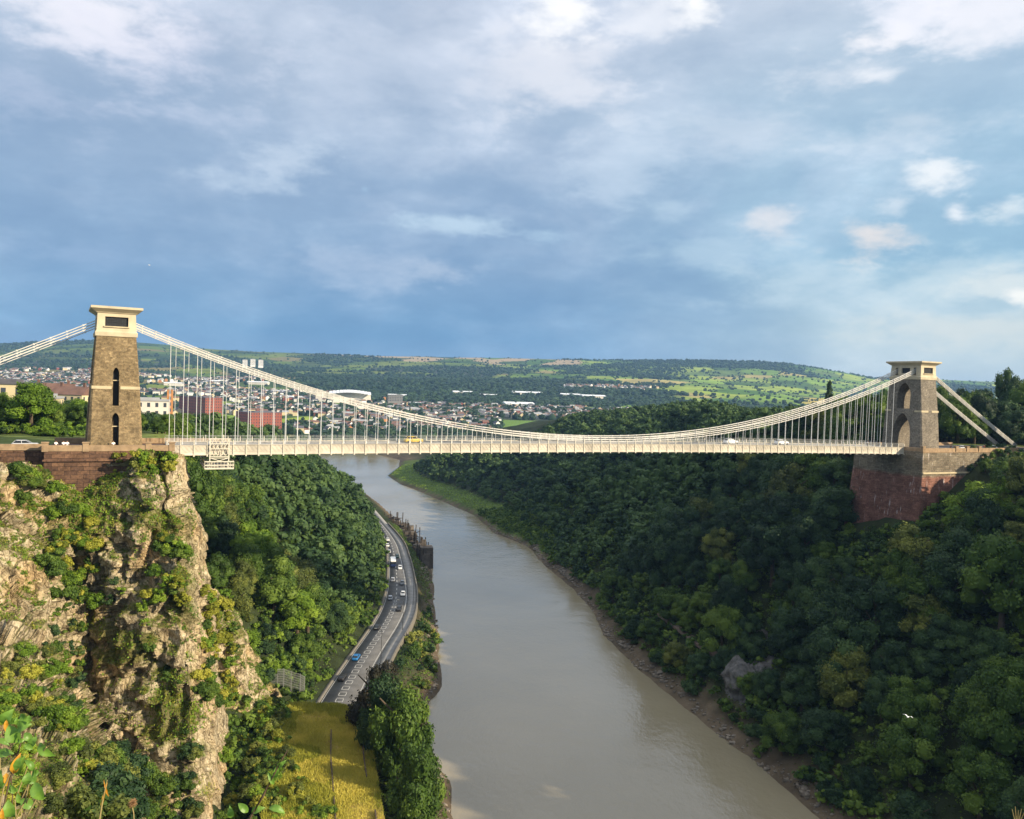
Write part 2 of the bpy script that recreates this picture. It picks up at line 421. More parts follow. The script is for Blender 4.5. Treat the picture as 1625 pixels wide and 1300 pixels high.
scene.view_settings.view_transform = 'Standard'; scene.view_settings.look = 'None'
scene.view_settings.exposure = EXPO; scene.view_settings.gamma = 1.0
scene.cycles.use_denoising = True
scene.cycles.max_bounces = 6; scene.cycles.diffuse_bounces = 2; scene.cycles.glossy_bounces = 2
scene.cycles.transmission_bounces = 3; scene.cycles.volume_bounces = 0; scene.cycles.transparent_max_bounces = 8
# ------------------------------------------------------------------ the gorge: plan curves read off the photograph (metres)
LBANK = np.array([(40, -300), (14, 60), (0, 110), (-7, 150), (-10, 168), (-11.4, 180), (-16.8, 194), (-20, 207), (-21.5, 227), (-18.3, 239), (-21, 258), (-23.3, 281),
                  (-28.8, 322), (-33, 362), (-38.4, 400), (-52, 459), (-79.6, 548), (-96, 598), (-135, 702), (-205, 858), (-262, 953), (-420, 1010), (-760, 1050)], float)
RBANK = np.array([(118, -300), (98, 60), (84, 120), (74.5, 155), (68.9, 171), (66, 182), (63, 197), (59, 207), (51.5, 233), (43.5, 262), (36.7, 296), (36, 326), (30.6, 362),
                  (19, 411), (12.2, 456), (-8, 495), (-23, 560), (-50, 621), (-74, 675), (-97, 721), (-117, 781), (-118, 867), (-128, 945), (-190, 1050), (-400, 1130), (-760, 1170)], float)
ROADL = np.array([(-40, 60), (-43, 120), (-46, 170), (-46.5, 206), (-45.8, 235), (-44.4, 270), (-44.6, 295), (-47.1, 322), (-50.5, 348), (-59, 400), (-68.1, 440), (-74, 463), (-90, 510), (-108, 560), (-150, 670), (-222, 830), (-290, 930)], float)
ROADR = np.array([(-24, 60), (-28, 120), (-33, 170), (-37.1, 208), (-37.1, 243), (-35.5, 277), (-36.2, 301), (-40.4, 330), (-46.6, 365), (-56.0, 412), (-65, 444), (-71, 463), (-84, 505), (-100, 556), (-142, 668), (-213, 826), (-280, 925)], float)
ROADK = np.array([(-19, 60), (-23, 120), (-28.5, 170), (-33.0, 208), (-33.2, 243), (-31.5, 277), (-32.6, 298), (-35.6, 322), (-43.0, 365), (-51.8, 410), (-60.5, 440), (-68, 463), (-81, 505), (-97, 556), (-139, 668), (-210, 826), (-276, 925)], float)
fx = lambda c, y: np.interp(y, c[:, 1], c[:, 0])
POLY = np.vstack([LBANK, RBANK[::-1]])

def poly_dist(P):
    d = np.full(len(P), 1e9); ins = np.zeros(len(P), bool)
    n = len(POLY)
    for k in range(n):
        a, b = POLY[k], POLY[(k + 1) % n]
        ab = b - a; t = np.clip(((P - a) @ ab) / (ab @ ab), 0, 1)
        d = np.minimum(d, np.linalg.norm(P - a - t[:, None] * ab, axis=1))
        c = ((a[1] <= P[:, 1]) != (b[1] <= P[:, 1]))
        with np.errstate(divide='ignore', invalid='ignore'):
            xi = a[0] + (P[:, 1] - a[1]) / (b[1] - a[1] if b[1] != a[1] else 1e-9) * ab[0]
        ins ^= c & (P[:, 0] < xi)
    return np.where(ins, -d, d)

# bridge frame: s along the deck (0 = left tower), n towards the camera
TH, SPAN, ZL = 0.4365, 219.0, 76.05
BC = np.array([-76.5, 156.44]); BD = np.array([math.cos(TH), math.sin(TH)]); BN = np.array([math.sin(TH), -math.cos(TH)])
def sn(x, y):
    return (x - BC[0]) * BD[0] + (y - BC[1]) * BD[1], (x - BC[0]) * BN[0] + (y - BC[1]) * BN[1]
def world(s, n, z=0.0):
    p = BC + BD * s + BN * n
    return (p[0], p[1], z)

RIDGE = np.array([(-900, 552), (-300, 547), (0, 547), (60, 543), (140, 541), (230, 545), (330, 554), (400, 558), (500, 561), (600, 565), (700, 567), (800, 569), (900, 571), (1000, 572), (1100, 572),
                  (1200, 574), (1250, 578), (1300, 585), (1350, 594), (1390, 601), (1450, 600), (1500, 603), (1600, 607), (1900, 612), (2600, 620)], float)
_ru = np.array([ray(px, py)[0] / ray(px, py)[1] for px, py in RIDGE]); _re = np.array([ray(px, py)[2] / ray(px, py)[1] for px, py in RIDGE])
YR = 5400.0

def far_z(x, y):
    yy = np.maximum(y, 300.0)
    u = np.clip(x / yy, -1.6, 1.6)
    er = np.interp(u, _ru, _re)
    t = np.clip((y - 1450) / (YR - 1450), 0, 1) ** 0.58
    e = -0.0545 + (er + 0.0545) * t
    und = fbm(np.stack([x / 620, y / 620, np.zeros_like(x)], 1), 4, 31) * 17 * sstep(1500, 3200, y) * (1 - 0.8 * sstep(4600, 5400, y))
    z = np.where(y > 1450, EYE + e * y, 11.0) + und
    zr = EYE + er * YR
    return np.where(y > YR, zr - (y - YR) * 0.02, z)

def ground_z(x, y):
    x = np.asarray(x, float); y = np.asarray(y, float)
    P = np.stack([x, y], 1)
    d = poly_dist(P)
    nz = fbm(np.stack([x / 26, y / 26, np.zeros_like(x)], 1), 4, 5)
    mid = (fx(LBANK, y) + fx(RBANK, y)) / 2
    right = (x > mid) & (y < 1000)
    dd = np.maximum(d, 0)
    # ---- right bank: mud, tow path shelf, then the wooded slope
    flat = np.interp(y, [100, 380, 470, 560, 800], [5.5, 6, 17, 24, 24])
    k = np.interp(y, [0, 330, 450, 600, 760], [0.92, 0.88, 0.70, 0.48, 0.33])
    cap = np.interp(y, [0, 150, 190, 215, 255, 450, 700, 900, 1300, 1500], [76, 76, 66, 66, 75, 73, 66, 58, 30, 11]) * np.where(y < 1500, 1, 0) + np.where(y < 1500, 0, 11)
    zr = np.where(dd < flat, np.minimum(dd * 0.45, 2.2) + dd * 0.12, 0)
    shelf = 2.2 + flat * 0.12
    zr = np.where(dd >= flat, shelf + (dd - flat) * k, zr)
    zr = zr + nz * np.clip((dd - flat) / 14, 0, 1) * 3.2
    zr = cap - np.log1p(np.exp(np.clip((cap - zr) / 5.0, -30, 30))) * 5.0 + 0.0
    zr = np.where(dd < flat, np.minimum(dd * 0.45, 2.2) + dd * 0.12, np.maximum(zr, 1.5))
    # ---- left bank: verge, road shelf, steep wood, plateau
    xl = fx(ROADL, y)
    dl = xl - x
    capl = np.interp(y, [0, 190, 300, 420, 550, 750, 900, 1100], [75, 75, 64, 52, 38, 16, 10, 11])
    kl = np.interp(y, [0, 300, 500, 700], [1.05, 1.0, 0.75, 0.4])
    zs = 7.6 + np.maximum(dl - 2.5, 0) * kl + nz * np.clip((dl - 3) / 12, 0, 1) * 2.6
    zs = capl - np.log1p(np.exp(np.clip((capl - zs) / 4.0, -30, 30))) * 4.0
    verge = np.minimum(dd * 0.75, 7.6)
    zl = np.where(dl > 2.5, np.maximum(zs, 7.6), np.where(x < fx(ROADK, y) + 1.0, 7.6, verge))
    zl = np.where(y > 930, np.minimum(zl, 10 + nz), zl)
    # the ground below the tower cliff (the cliff itself is a rock sheet of its own)
    s, n = sn(x, y)
    near = 15 + 0.45 * np.clip(-44 - x, 0, 20) + nz * 0.8
    near = np.where(x > -44, np.minimum(np.maximum(dd * 0.75, 0), 7.6), near)
    wn = sstep(-2.0, 1.0, n) * np.where(s < 12, 1, 1 - sstep(12, 24, s))
    plat = np.where((s < 11.5) & (n < 6), 75.2, zl)
    zl = np.where(y < 215, plat * (1 - wn) + near * wn, zl)
    # gully on the near side of the tower spur falls to the road, far side keeps the slope
    z = np.where(right, zr, zl)
    # ---- beyond the bend: the low town and the hills
    fz = far_z(x, y)
    fl = np.where(dd < 40, np.minimum(fz, 2 + dd * 0.3), fz)
    bl = np.where(right, sstep(1000, 1450, y), sstep(900, 1150, y))
    z = z + (fl - z) * bl
    z = np.where(d < 0, np.maximum(-4, d * 0.35), z)
    # the hill the photographer stands on
    r = np.sqrt((x + 2) ** 2 + (y + 1) ** 2)
    z = np.maximum(z, 88.1 - np.maximum(r - 2.2, 0) * 1.02)
    return z

def gz(x, y):
    return float(ground_z(np.array([x]), np.array([y]))[0])

# ------------------------------------------------------------------ fields of the far hills: jittered cells, hedges on their borders
FC = 170.0
def field_cell(x, y):
    """nearest and second nearest field centre -> (random id, gap between them)"""
    ang = 0.35
    xr = (x * math.cos(ang) - y * math.sin(ang)); yr = (x * math.sin(ang) + y * math.cos(ang)) * 0.8
    ci, cj = np.floor(xr / FC).astype(int), np.floor(yr / FC).astype(int)
    b1 = np.full(len(x), 1e9); b2 = np.full(len(x), 1e9); idr = np.zeros(len(x))
    for a in (-1, 0, 1):
        for b in (-1, 0, 1):
            i, j = ci + a, cj + b
            z0 = np.zeros_like(i)
            px = (i + 0.15 + 0.7 * _h(i, j, z0, 3)) * FC; py = (j + 0.15 + 0.7 * _h(i, j, z0, 4)) * FC
            d = np.hypot(xr - px, yr - py); r = _h(i, j, z0, 9)
            new = d < b1
            b2 = np.where(new, b1, np.minimum(b2, d)); idr = np.where(new, r, idr); b1 = np.where(new, d, b1)
    return idr, b2 - b1

def px_of(x, y):
    """rough photo column of a far point"""
    return 812.5 + FPX * x / np.maximum(y, 1)

def land_use(x, y):
    """(wood, town) weights of far ground"""
    c = px_of(x, y)
    n1 = fbm(np.stack([x / 520, y / 520, np.zeros_like(x)], 1), 3, 71)
    n2 = fbm(np.stack([x / 210, y / 210, np.zeros_like(x)], 1), 3, 77)
    # town: left of the picture far back, and a band in the middle distance
    tl = sstep(620, 380, c) * sstep(900, 1100, y) * sstep(4700, 3900, y)
    tm = sstep(420, 560, c) * sstep(1130, 1020, c) * sstep(1250, 1400, y) * sstep(2050, 1900, y)
    tf = sstep(380, 500, c) * sstep(900, 780, c) * sstep(3500, 3700, y) * sstep(4600, 4400, y)
    tv = sstep(880, 920, c) * sstep(1080, 1040, c) * sstep(2900, 3000, y) * sstep(3500, 3400, y)
    town = np.clip(np.maximum.reduce([tl * sstep(-0.45, 0.05, n2), tm * sstep(-0.5, 0.0, n2), tf * sstep(-0.3, 0.2, n2), tv * sstep(-0.2, 0.3, n2)]), 0, 1)
    wood = sstep(0.16, 0.36, n1 + n2 * 0.5) * (1 - 0.45 * sstep(3300, 4200, y))
    wood = np.maximum(wood, sstep(440, 520, c) * sstep(1010, 930, c) * sstep(2050, 2150, y) * sstep(3700, 3500, y))       # the dark wood in the middle
    wood = np.maximum(wood, sstep(0.7, 0.3, town) * sstep(1000, 1200, y) * sstep(2100, 1900, y) * sstep(-0.35, 0.1, n2))
    hillw = sstep(1050, 1110, c) * sstep(1420, 1330, c)
    wood = wood * (1 - 0.9 * hillw * sstep(2300, 2600, y) * sstep(5100, 4800, y))
    wood = np.where((c > 940) & (c < 1420) & (y > 4800), np.maximum(wood, 0.7 * sstep(-0.5, 0.1, n1)), wood)
    wood = wood * (1 - town)
    return wood, town

FIELD_COLS = np.array([(0.085, 0.17, 0.03), (0.15, 0.25, 0.04), (0.27, 0.35, 0.06), (0.07, 0.13, 0.03), (0.40, 0.34, 0.12), (0.20, 0.31, 0.045), (0.30, 0.38, 0.055), (0.12, 0.18, 0.045)])

def build_ground():
    def axis(parts):
        return np.unique(np.concatenate([np.arange(a, b, st) for a, b, st in parts]))
    X = axis([(-9000, -3700, 400), (-3700, -420, 30), (-420, -150, 12), (-150, -6, 4), (-6, 6, 1.5), (6, 190, 4), (190, 420, 12), (420, 3700, 30), (3700, 9400, 400)])
    Y = axis([(-500, -20, 40), (-20, -6, 4), (-6, 6, 1.0), (6, 140, 6), (140, 800, 4), (800, 1500, 14), (1500, 5600, 20), (5600, 9600, 400)])
    gx, gy = np.meshgrid(X, Y)
    x, y = gx.ravel(), gy.ravel()
    z = ground_z(x, y)
    d = poly_dist(np.stack([x, y], 1))
    n = fbm(np.stack([x / 9, y / 9, z / 9], 1), 4, 12)
    c = np.zeros((len(x), 3))
    c[:] = (0.030, 0.040, 0.016)                                            # wood floor, ivy
    c += np.clip(n, -1, 1)[:, None] * np.array((0.012, 0.016, 0.006))
    lo = sstep(6.5, 2.0, z) * (y < 1300)
    c = c * (1 - lo[:, None]) + np.array((0.115, 0.088, 0.058)) * (1 + 0.3 * n[:, None]) * lo[:, None]          # mud
    gb = (x > (fx(LBANK, y) + fx(RBANK, y)) / 2) & (y > 430) & (y < 900) & (d > 2.5) & (d < 24)
    c[gb] = np.array((0.085, 0.125, 0.030)) * (1 + 0.35 * n[gb, None])       # salt grass on the low bank
    s, nn = sn(x, y)
    up = (z > 70) & (y < 900)
    c[up] = np.array((0.11, 0.14, 0.04))
    far = sstep(950, 1250, y)
    wood, town = land_use(x, y)
    idr, gap = field_cell(x, y)
    fc = FIELD_COLS[np.minimum((idr * len(FIELD_COLS)).astype(int), len(FIELD_COLS) - 1)] * (0.9 + 0.25 * np.clip(fbm(np.stack([x / 60, y / 60, z * 0], 1), 3, 3), -1, 1))[:, None]
    cc = px_of(x, y)
    cloud_shade = 1 - 0.45 * sstep(1000, 700, cc) * sstep(1500, 2500, y)  # cloud shadow put into the colour of the far left fields
    fc = fc * cloud_shade[:, None]
    gold = (cc > 1275) & (cc < 1320) & (y > 2600) & (y < 3300)
    fc[gold] = (0.42, 0.33, 0.09)
    ridge = (idr > 0.5) & (y > 4300) & (cc > 520) & (cc < 920) & (y < 5500)
    fc[ridge & (y > 4900)] = (0.36, 0.28, 0.17)
    wc = np.array((0.026, 0.052, 0.024)) * (1 + 0.4 * np.clip(n, -1, 1))[:, None]
    tc_ = np.array((0.060, 0.075, 0.050)) * (1 + 0.3 * np.clip(n, -1, 1))[:, None]
    f = fc * (1 - wood[:, None]) + wc * wood[:, None]
    f = f * (1 - town[:, None]) + tc_ * town[:, None]
    park = (cc > 795) & (cc < 885) & (y > 1300) & (y < 1600)
    f[park] = (0.13, 0.22, 0.045)
    c = c * (1 - far[:, None]) + f * far[:, None]
    c = np.clip(c, 0.004, 0.8)
    m, nt, b = nodes_of('ground_cover')
    at = nt.nodes.new('ShaderNodeAttribute'); at.attribute_name = 'albedo'
    v = coords(nt)
    nn_ = noise(nt, 0.22, 6, 0.65, v)
    col = mixc(nt, 1.0, at.outputs['Color'], ramp(nt, nn_, [(0.3, (0.6,) * 3), (0.7, (1.3,) * 3)]), 'MULTIPLY')
    nt.links.new(col, b.inputs['Base Color']); b.inputs['Roughness'].default_value = 0.95; b.inputs['Specular IOR Level'].default_value = 0.1
    bump(nt, b, noise(nt, 1.1, 5, 0.7, v), 0.6, 0.4)
    me = np_mesh('ground', np.stack([x, y, z], 1), grid_faces(len(Y), len(X)), m, smooth=True, color=c)
    tag(link('ground', me), kind='structure')
build_ground()

# ------------------------------------------------------------------ river
def build_river():
    m, nt, b = nodes_of('muddy_river_water')
    v = coords(nt)
    c = ramp(nt, noise(nt, 0.012, 4, 0.55, v), [(0.3, (0.235, 0.20, 0.128)), (0.7, (0.30, 0.258, 0.172))])
    nt.links.new(c, b.inputs['Base Color'])
    b.inputs['Roughness'].default_value = 0.07; b.inputs['IOR'].default_value = 1.65; b.inputs['Specular IOR Level'].default_value = 0.5
    h1 = noise(nt, 0.75, 5, 0.62, coords(nt, (1, 0.55, 1), rot=(0, 0, 0.3)))
    h2 = noise(nt, 0.10, 3, 0.5, v)
    amp = ramp(nt, noise(nt, 0.016, 3, 0.5, v), [(0.35, (0.25,) * 3), (0.65, (1,) * 3)])
    bump(nt, b, math_(nt, 'ADD', math_(nt, 'MULTIPLY', h1, amp), math_(nt, 'MULTIPLY', h2, 0.9)), 0.45, 0.4)
    X = np.arange(-760, 190, 10.0); Y = np.arange(-280, 1190, 10.0)
    gx, gy = np.meshgrid(X, Y)
    V = np.stack([gx.ravel(), gy.ravel(), np.zeros(gx.size)], 1)
    tag(link('river', np_mesh('river', V, grid_faces(len(Y), len(X)), m, smooth=True)), kind='structure')
build_river()

# ------------------------------------------------------------------ riverside road
def resample(c, ys):
    return np.stack([fx(c, ys), ys], 1)
def smooth_curve(c):
    ys = np.arange(c[0, 1], 640, 2.0)
    x = fx(c, ys); k = np.ones(13) / 13
    xp = np.pad(x, 6, mode='edge'); x = np.convolve(xp, k, 'valid')
    return np.stack([x, ys], 1)
SL, SR, SK = smooth_curve(ROADL), smooth_curve(ROADR), smooth_curve(ROADK)
def strip(A, B, z, mat, name, kind='structure', y0=-1e9, y1=1e9, skirt=0.0, parent=None):
    sel = (A[:, 1] >= y0) & (A[:, 1] <= y1)
    A, B = A[sel], B[sel]; k = len(A)
    V = np.vstack([np.c_[A, np.full(k, z)], np.c_[B, np.full(k, z)]])
    i = np.arange(k - 1)
    F = [np.stack([i, i + k, i + k + 1, i + 1], 1)]
    if skirt:
        V = np.vstack([V, np.c_[A, np.full(k, z - skirt)], np.c_[B, np.full(k, z - skirt)]])
        F += [np.stack([i, i + 1, i + 1 + 2 * k, i + 2 * k], 1), np.stack([i + k, i + 3 * k, i + 1 + 3 * k, i + 1 + k], 1)]
    o = link(name, np_mesh(name, V, np.vstack(F), mat), parent)
    if kind: tag(o, kind=kind)
    return o
strip(SL, SR + (0.1, 0), 8.0, M['asphalt'], 'road', skirt=1.0)
strip(SR + (0.1, 0), SK, 8.13, M['paving'], 'pavement', skirt=1.2)
strip(SL - (1.1, 0), SL - (0.0, 0), 8.11, M['kerb'], 'kerb', skirt=1.0)
def off(t, w):     # point at fraction t across the carriageway
    return SL * (1 - t) + SR * t + (w, 0)
mk = MB()
def stripe(c0, c1, y0, y1, z=8.008):
    ys = np.arange(y0, y1 + 0.01, 1.0)
    a = np.stack([np.interp(ys, c0[:, 1], c0[:, 0]), ys], 1); b = np.stack([np.interp(ys, c1[:, 1], c1[:, 0]), ys], 1)
    for i in range(len(ys) - 1):
        mk.add([(*a[i], z), (*b[i], z), (*b[i + 1], z), (*a[i + 1], z)], [(0, 1, 2, 3)])
stripe(off(1, -0.68), off(1, -0.50), 188, 470); stripe(off(0, 0.25), off(0, 0.40), 188, 470)
cl, cr = off(0.36, 0), off(0.56, 0)
y = 189.0
while y < 306:                                         # the central ladder of hatched boxes
    L = 4.2
    w0 = np.interp(y, [189, 280, 306], [0.95, 0.8, 0.45])
    c = off(0.47, 0)
    for e in (y, y + L * 0.58):
        xa = np.interp(e, c[:, 1], c[:, 0])
        mk.box((xa, e, 8.006), (2 * w0, 0.26, 0.004))
    stripe(c + (-w0 - 0.07, 0), c + (-w0 + 0.10, 0), y, y + L * 0.58); stripe(c + (w0 - 0.10, 0), c + (w0 + 0.07, 0), y, y + L * 0.58)
    y += L
while y < 460:
    c = off(0.47, 0)
    stripe(c + (-0.14, 0), c + (0.14, 0), y, y + 3.0)
    y += 6.5
tag(mk.build('road_marking', M['paint']), kind='structure')
# stone wall between pavement and river
wl = MB()
wy = SK[(SK[:, 1] > 190) & (SK[:, 1] < 470)][::2]
for a, b in zip(wy[:-1], wy[1:]):
    a2 = np.array([a[0] + 0.25, a[1]]); b2 = np.array([b[0] + 0.25, b[1]])
    mid = (a2 + b2) / 2; L = np.linalg.norm(b2 - a2)
    wl.box((mid[0], mid[1], 7.75), (0.45, L * 0.998, 2.5), rz=math.atan2(b2[1] - a2[1], b2[0] - a2[0]) - math.pi / 2)
tag(wl.build('river_wall', M['kerb']), 'low grey stone wall along the pavement between road and river', 'wall')

# ------------------------------------------------------------------ cliffs: rock sheets
def cat_rom(P, m, axis):
    P = np.moveaxis(P, axis, 0); n = len(P)
    ext = np.concatenate([(2 * P[:1] - P[1:2]), P, (2 * P[-1:] - P[-2:-1])])
    out = []
    for i in range(n - 1):
        p0, p1, p2, p3 = ext[i], ext[i + 1], ext[i + 2], ext[i + 3]
        for k in range(m):
            t = k / m
            q = 0.5 * (2 * p1 + (p2 - p0) * t + (2 * p0 - 5 * p1 + 4 * p2 - p3) * t * t + (3 * p1 - p0 - 3 * p2 + p3) * t ** 3)
            out.append(0.55 * q + 0.45 * (p1 * (1 - t) + p2 * t))
    out.append(P[-1])
    return np.moveaxis(np.array(out), 0, axis)

def grid_normals(G):
    du = np.gradient(G, axis=1); dv = np.gradient(G, axis=0)
    n = np.cross(du, dv); n /= np.linalg.norm(n, axis=-1, keepdims=True) + 1e-9
    return n

m, nt, b = nodes_of('limestone_cliff')
tcg = nt.nodes.new('ShaderNodeTexCoord'); V_ = tcg.outputs['Object']
mpv = nt.nodes.new('ShaderNodeMapping'); mpv.inputs['Scale'].default_value = (0.5, 0.5, 0.11); nt.links.new(V_, mpv.inputs['Vector'])
n1 = noise(nt, 0.9, 9, 0.68, V_, 0.5); n2 = noise(nt, 1.0, 8, 0.7, mpv.outputs[0], 0.8); n3 = noise(nt, 0.11, 4, 0.5, V_)
c = ramp(nt, n1, [(0.25, (0.185, 0.148, 0.090)), (0.43, (0.40, 0.325, 0.205)), (0.56, (0.58, 0.49, 0.325)), (0.75, (0.76, 0.69, 0.56))])
c = mixc(nt, math_(nt, 'MULTIPLY', ramp(nt, n2, [(0.36, (1,) * 3), (0.50, (0,) * 3)]), 0.75), c, (0.085, 0.070, 0.052))
c = mixc(nt, math_(nt, 'MULTIPLY', ramp(nt, n3, [(0.5, (0,) * 3), (0.68, (1,) * 3)]), 0.5), c, mixc(nt, 1.0, c, (1.22, 0.93, 0.60), 'MULTIPLY'))
vor = nt.nodes.new('ShaderNodeTexVoronoi'); vor.feature = 'DISTANCE_TO_EDGE'; vor.inputs['Scale'].default_value = 0.55
wv = nt.nodes.new('ShaderNodeVectorMath'); wv.operation = 'ADD'; nt.links.new(mpv.outputs[0], wv.inputs[0])
nz_ = nt.nodes.new('ShaderNodeTexNoise'); nz_.inputs['Scale'].default_value = 0.8; nz_.inputs['Detail'].default_value = 5; nt.links.new(V_, nz_.inputs['Vector']); nt.links.new(nz_.outputs['Color'], wv.inputs[1])
vor.inputs['Scale'].default_value = 1.6; nt.links.new(wv.outputs[0], vor.inputs['Vector'])
crack = ramp(nt, vor.outputs['Distance'], [(0.0, (0,) * 3), (0.06, (1,) * 3)])
c = mixc(nt, 1.0, c, mixc(nt, crack, (0.45, 0.42, 0.38), (1, 1, 1)), 'MULTIPLY')
atm = nt.nodes.new('ShaderNodeAttribute'); atm.attribute_name = 'moss'
c = mixc(nt, atm.outputs['Fac'], c, ramp(nt, n1, [(0.3, (0.05, 0.06, 0.014)), (0.6, (0.15, 0.16, 0.03)), (0.75, (0.27, 0.24, 0.06))]))
nt.links.new(c, b.inputs['Base Color']); b.inputs['Roughness'].default_value = 0.95; b.inputs['Specular IOR Level'].default_value = 0.12
bump(nt, b, math_(nt, 'ADD', math_(nt, 'MULTIPLY', n1, 1.0), math_(nt, 'ADD', math_(nt, 'MULTIPLY', n2, 0.8), math_(nt, 'MULTIPLY', crack, 0.25))), 0.9, 0.9)
M['rock'] = m

def facets(P, sc, seed, tilt):
    """angular blocks: each Worley cell is a tilted flat face"""
    Q = P * np.array(sc); i0 = np.floor(Q).astype(np.int64); best = np.full(len(P), 1e9); out = np.zeros(len(P))
    for a in (-1, 0, 1):
        for b in (-1, 0, 1):
            for c in (-1, 0, 1):
                I = i0 + (a, b, c); h = lambda k: _h(I[:, 0], I[:, 1], I[:, 2], seed + k)
                C = I + np.stack([h(1), h(2), h(3)], 1); D = Q - C; d = (D ** 2).sum(1)
                val = h(4) * 2 - 1 + tilt * ((h(5) * 2 - 1) * D[:, 0] + (h(6) * 2 - 1) * D[:, 1] + (h(7) * 2 - 1.5) * D[:, 2])
                n = d < best; best = np.where(n, d, best); out = np.where(n, val, out)
    return out
SHEETS = {}
def cliff(name, rows, mu, mv, amp=1.0, seed=0, moss_bias=0.0, colw=None, mat='rock'):
    """rows: list of [(px, py, depth), ...] top to bottom; the net is laid in the world, then broken up"""
    G = np.array([[at_y(*p) for p in r] for r in rows])
    G = cat_rom(cat_rom(G, mv, 0), mu, 1)
    n = grid_normals(G)
    if n[..., 1].mean() > 0: n = -n
    P = G.reshape(-1, 3)
    # tilted strata ledges, vertical joints, blocks
    st = P[:, 2] + 0.32 * P[:, 0] + 0.2 * P[:, 1] + 2.2 * vnoise(P / 9, seed + 1)
    ledge = (np.abs(((st / 4.6) % 1) - 0.5) * 2) ** 1.6 - 0.4
    q = P * np.array((1 / 7.5, 1 / 7.5, 1 / 24.0))
    rid = 1 - np.abs(fbm(q, 4, seed + 4)) * 2
    blk = fbm(P / 4.2, 4, seed + 8)
    cell = np.round(vnoise(P * np.array((1 / 5.0, 1 / 5.0, 1 / 9.0)), seed + 3) * 3.2) / 3.2
    fin = fbm(P / 1.25, 3, seed + 15)
    W3 = P + 0.9 * np.stack([vnoise(P / 3, seed + 31), vnoise(P / 3, seed + 32), vnoise(P / 3, seed + 33)], 1)
    fa = facets(W3, (1 / 5.5, 1 / 5.5, 1 / 10.0), seed + 40, 1.3); fb = facets(W3, (1 / 2.1, 1 / 2.1, 1 / 3.4), seed + 60, 1.2)
    disp = amp * (0.7 * ledge + 1.25 * rid + 0.45 * blk + 1.35 * fa + 0.62 * fb + 0.22 * fin - 0.8)
    shp = G.shape
    w_ = np.ones(shp[:2]); w_[0] = 0.3; w_[1] = 0.6
    if colw is not None: w_ = w_ * np.interp(np.arange(shp[1]) / mu, np.arange(len(colw)), colw)[None, :]
    D = disp.reshape(shp[:2]) * w_
    G2 = G + n * D[..., None]
    n2_ = grid_normals(G2)
    if n2_[..., 1].mean() > 0: n2_ = -n2_
    upw = sstep(0.28, 0.75, n2_[..., 2].ravel())
    mn = fbm(P / 11, 4, seed + 21)
    moss = np.clip(upw * 0.85 + sstep(0.22 - moss_bias, 0.55 - moss_bias, mn) * 0.75, 0, 1)
    if colw is not None: moss = moss * np.repeat(np.clip(np.interp(np.arange(shp[1]) / mu, np.arange(len(colw)), colw) * 2.2 - 0.9, 0.12, 1)[None, :], shp[0], 0).ravel()
    me = np_mesh(name, G2.reshape(-1, 3), grid_faces(*shp[:2]), M[mat], smooth=False)
    at = me.attributes.new('moss', 'FLOAT', 'POINT'); at.data.foreach_set('value', moss.astype(np.float32))
    o = link(name, me)
    SHEETS[name] = (G2, n2_, moss.reshape(shp[:2]))
    return o

def row(y, xs, ds):
    ys = y if isinstance(y, (list, tuple)) else [y] * len(xs)
    return list(zip(xs, ys, ds))
rows = [
    row([726, 728, 734, 742, 746, 746, 734, 715, 715, 720, 727, 735, 748], [-160, 0, 45, 78, 105, 140, 185, 225, 266, 284, 290, 287, 262], [129, 136, 141, 145.5, 147, 148.5, 147.5, 147, 148, 152, 158, 182, 206]),
    row(785, [-160, 0, 45, 78, 105, 140, 180, 232, 276, 293, 300, 294, 262], [126, 131, 136, 140, 141.8, 143.2, 143.8, 144.2, 146, 151, 157, 181, 206]),
    row(850, [-160, 0, 45, 78, 105, 140, 180, 235, 285, 310, 319, 312, 275], [122, 128, 131, 134, 139, 142, 142, 142.5, 145, 149, 158, 182, 207]),
    row(920, [-160, 0, 45, 78, 105, 140, 180, 240, 290, 315, 327, 320, 282], [118, 125, 128, 131, 138, 143, 141, 140.5, 142, 147, 159, 183, 207]),
    row(1000, [-160, 0, 40, 72, 100, 140, 180, 245, 297, 322, 338, 330, 292], [110, 117, 121, 126, 136, 143, 139, 138.5, 139, 144, 160, 184, 207]),
    row(1080, [-160, 0, 40, 78, 106, 138, 180, 245, 303, 330, 348, 340, 302], [92, 98, 103, 108, 130, 143, 139, 137, 137, 142, 161, 184, 207]),
    row(1150, [-160, 0, 45, 95, 128, 146, 180, 245, 305, 334, 355, 347, 309], [74, 78, 81, 85, 93, 136, 138, 136, 135, 140, 161, 185, 207]),
    row(1220, [-160, 0, 50, 110, 150, 166, 190, 245, 305, 334, 357, 350, 315], [60, 62, 64, 67, 74, 108, 133, 134, 133, 138, 160, 184, 206]),
    row(1300, [-160, 0, 60, 120, 165, 182, 205, 250, 305, 334, 357, 352, 318], [52, 53, 54, 56, 62, 90, 118, 128, 130, 135, 158, 183, 205]),
    row(1420, [-160, 0, 60, 125, 175, 195, 215, 250, 305, 334, 357, 352, 318], [45, 45, 46, 49, 55, 77, 106, 121, 126, 132, 156, 182, 204])]
tag(cliff('cliff', rows, 18, 54, 1.0, 100, 0.0, [1, 1, 1, 1, 1, 1, 1, 1, 0.9, 0.5, 0.4, 0.7, 1]), kind='structure')
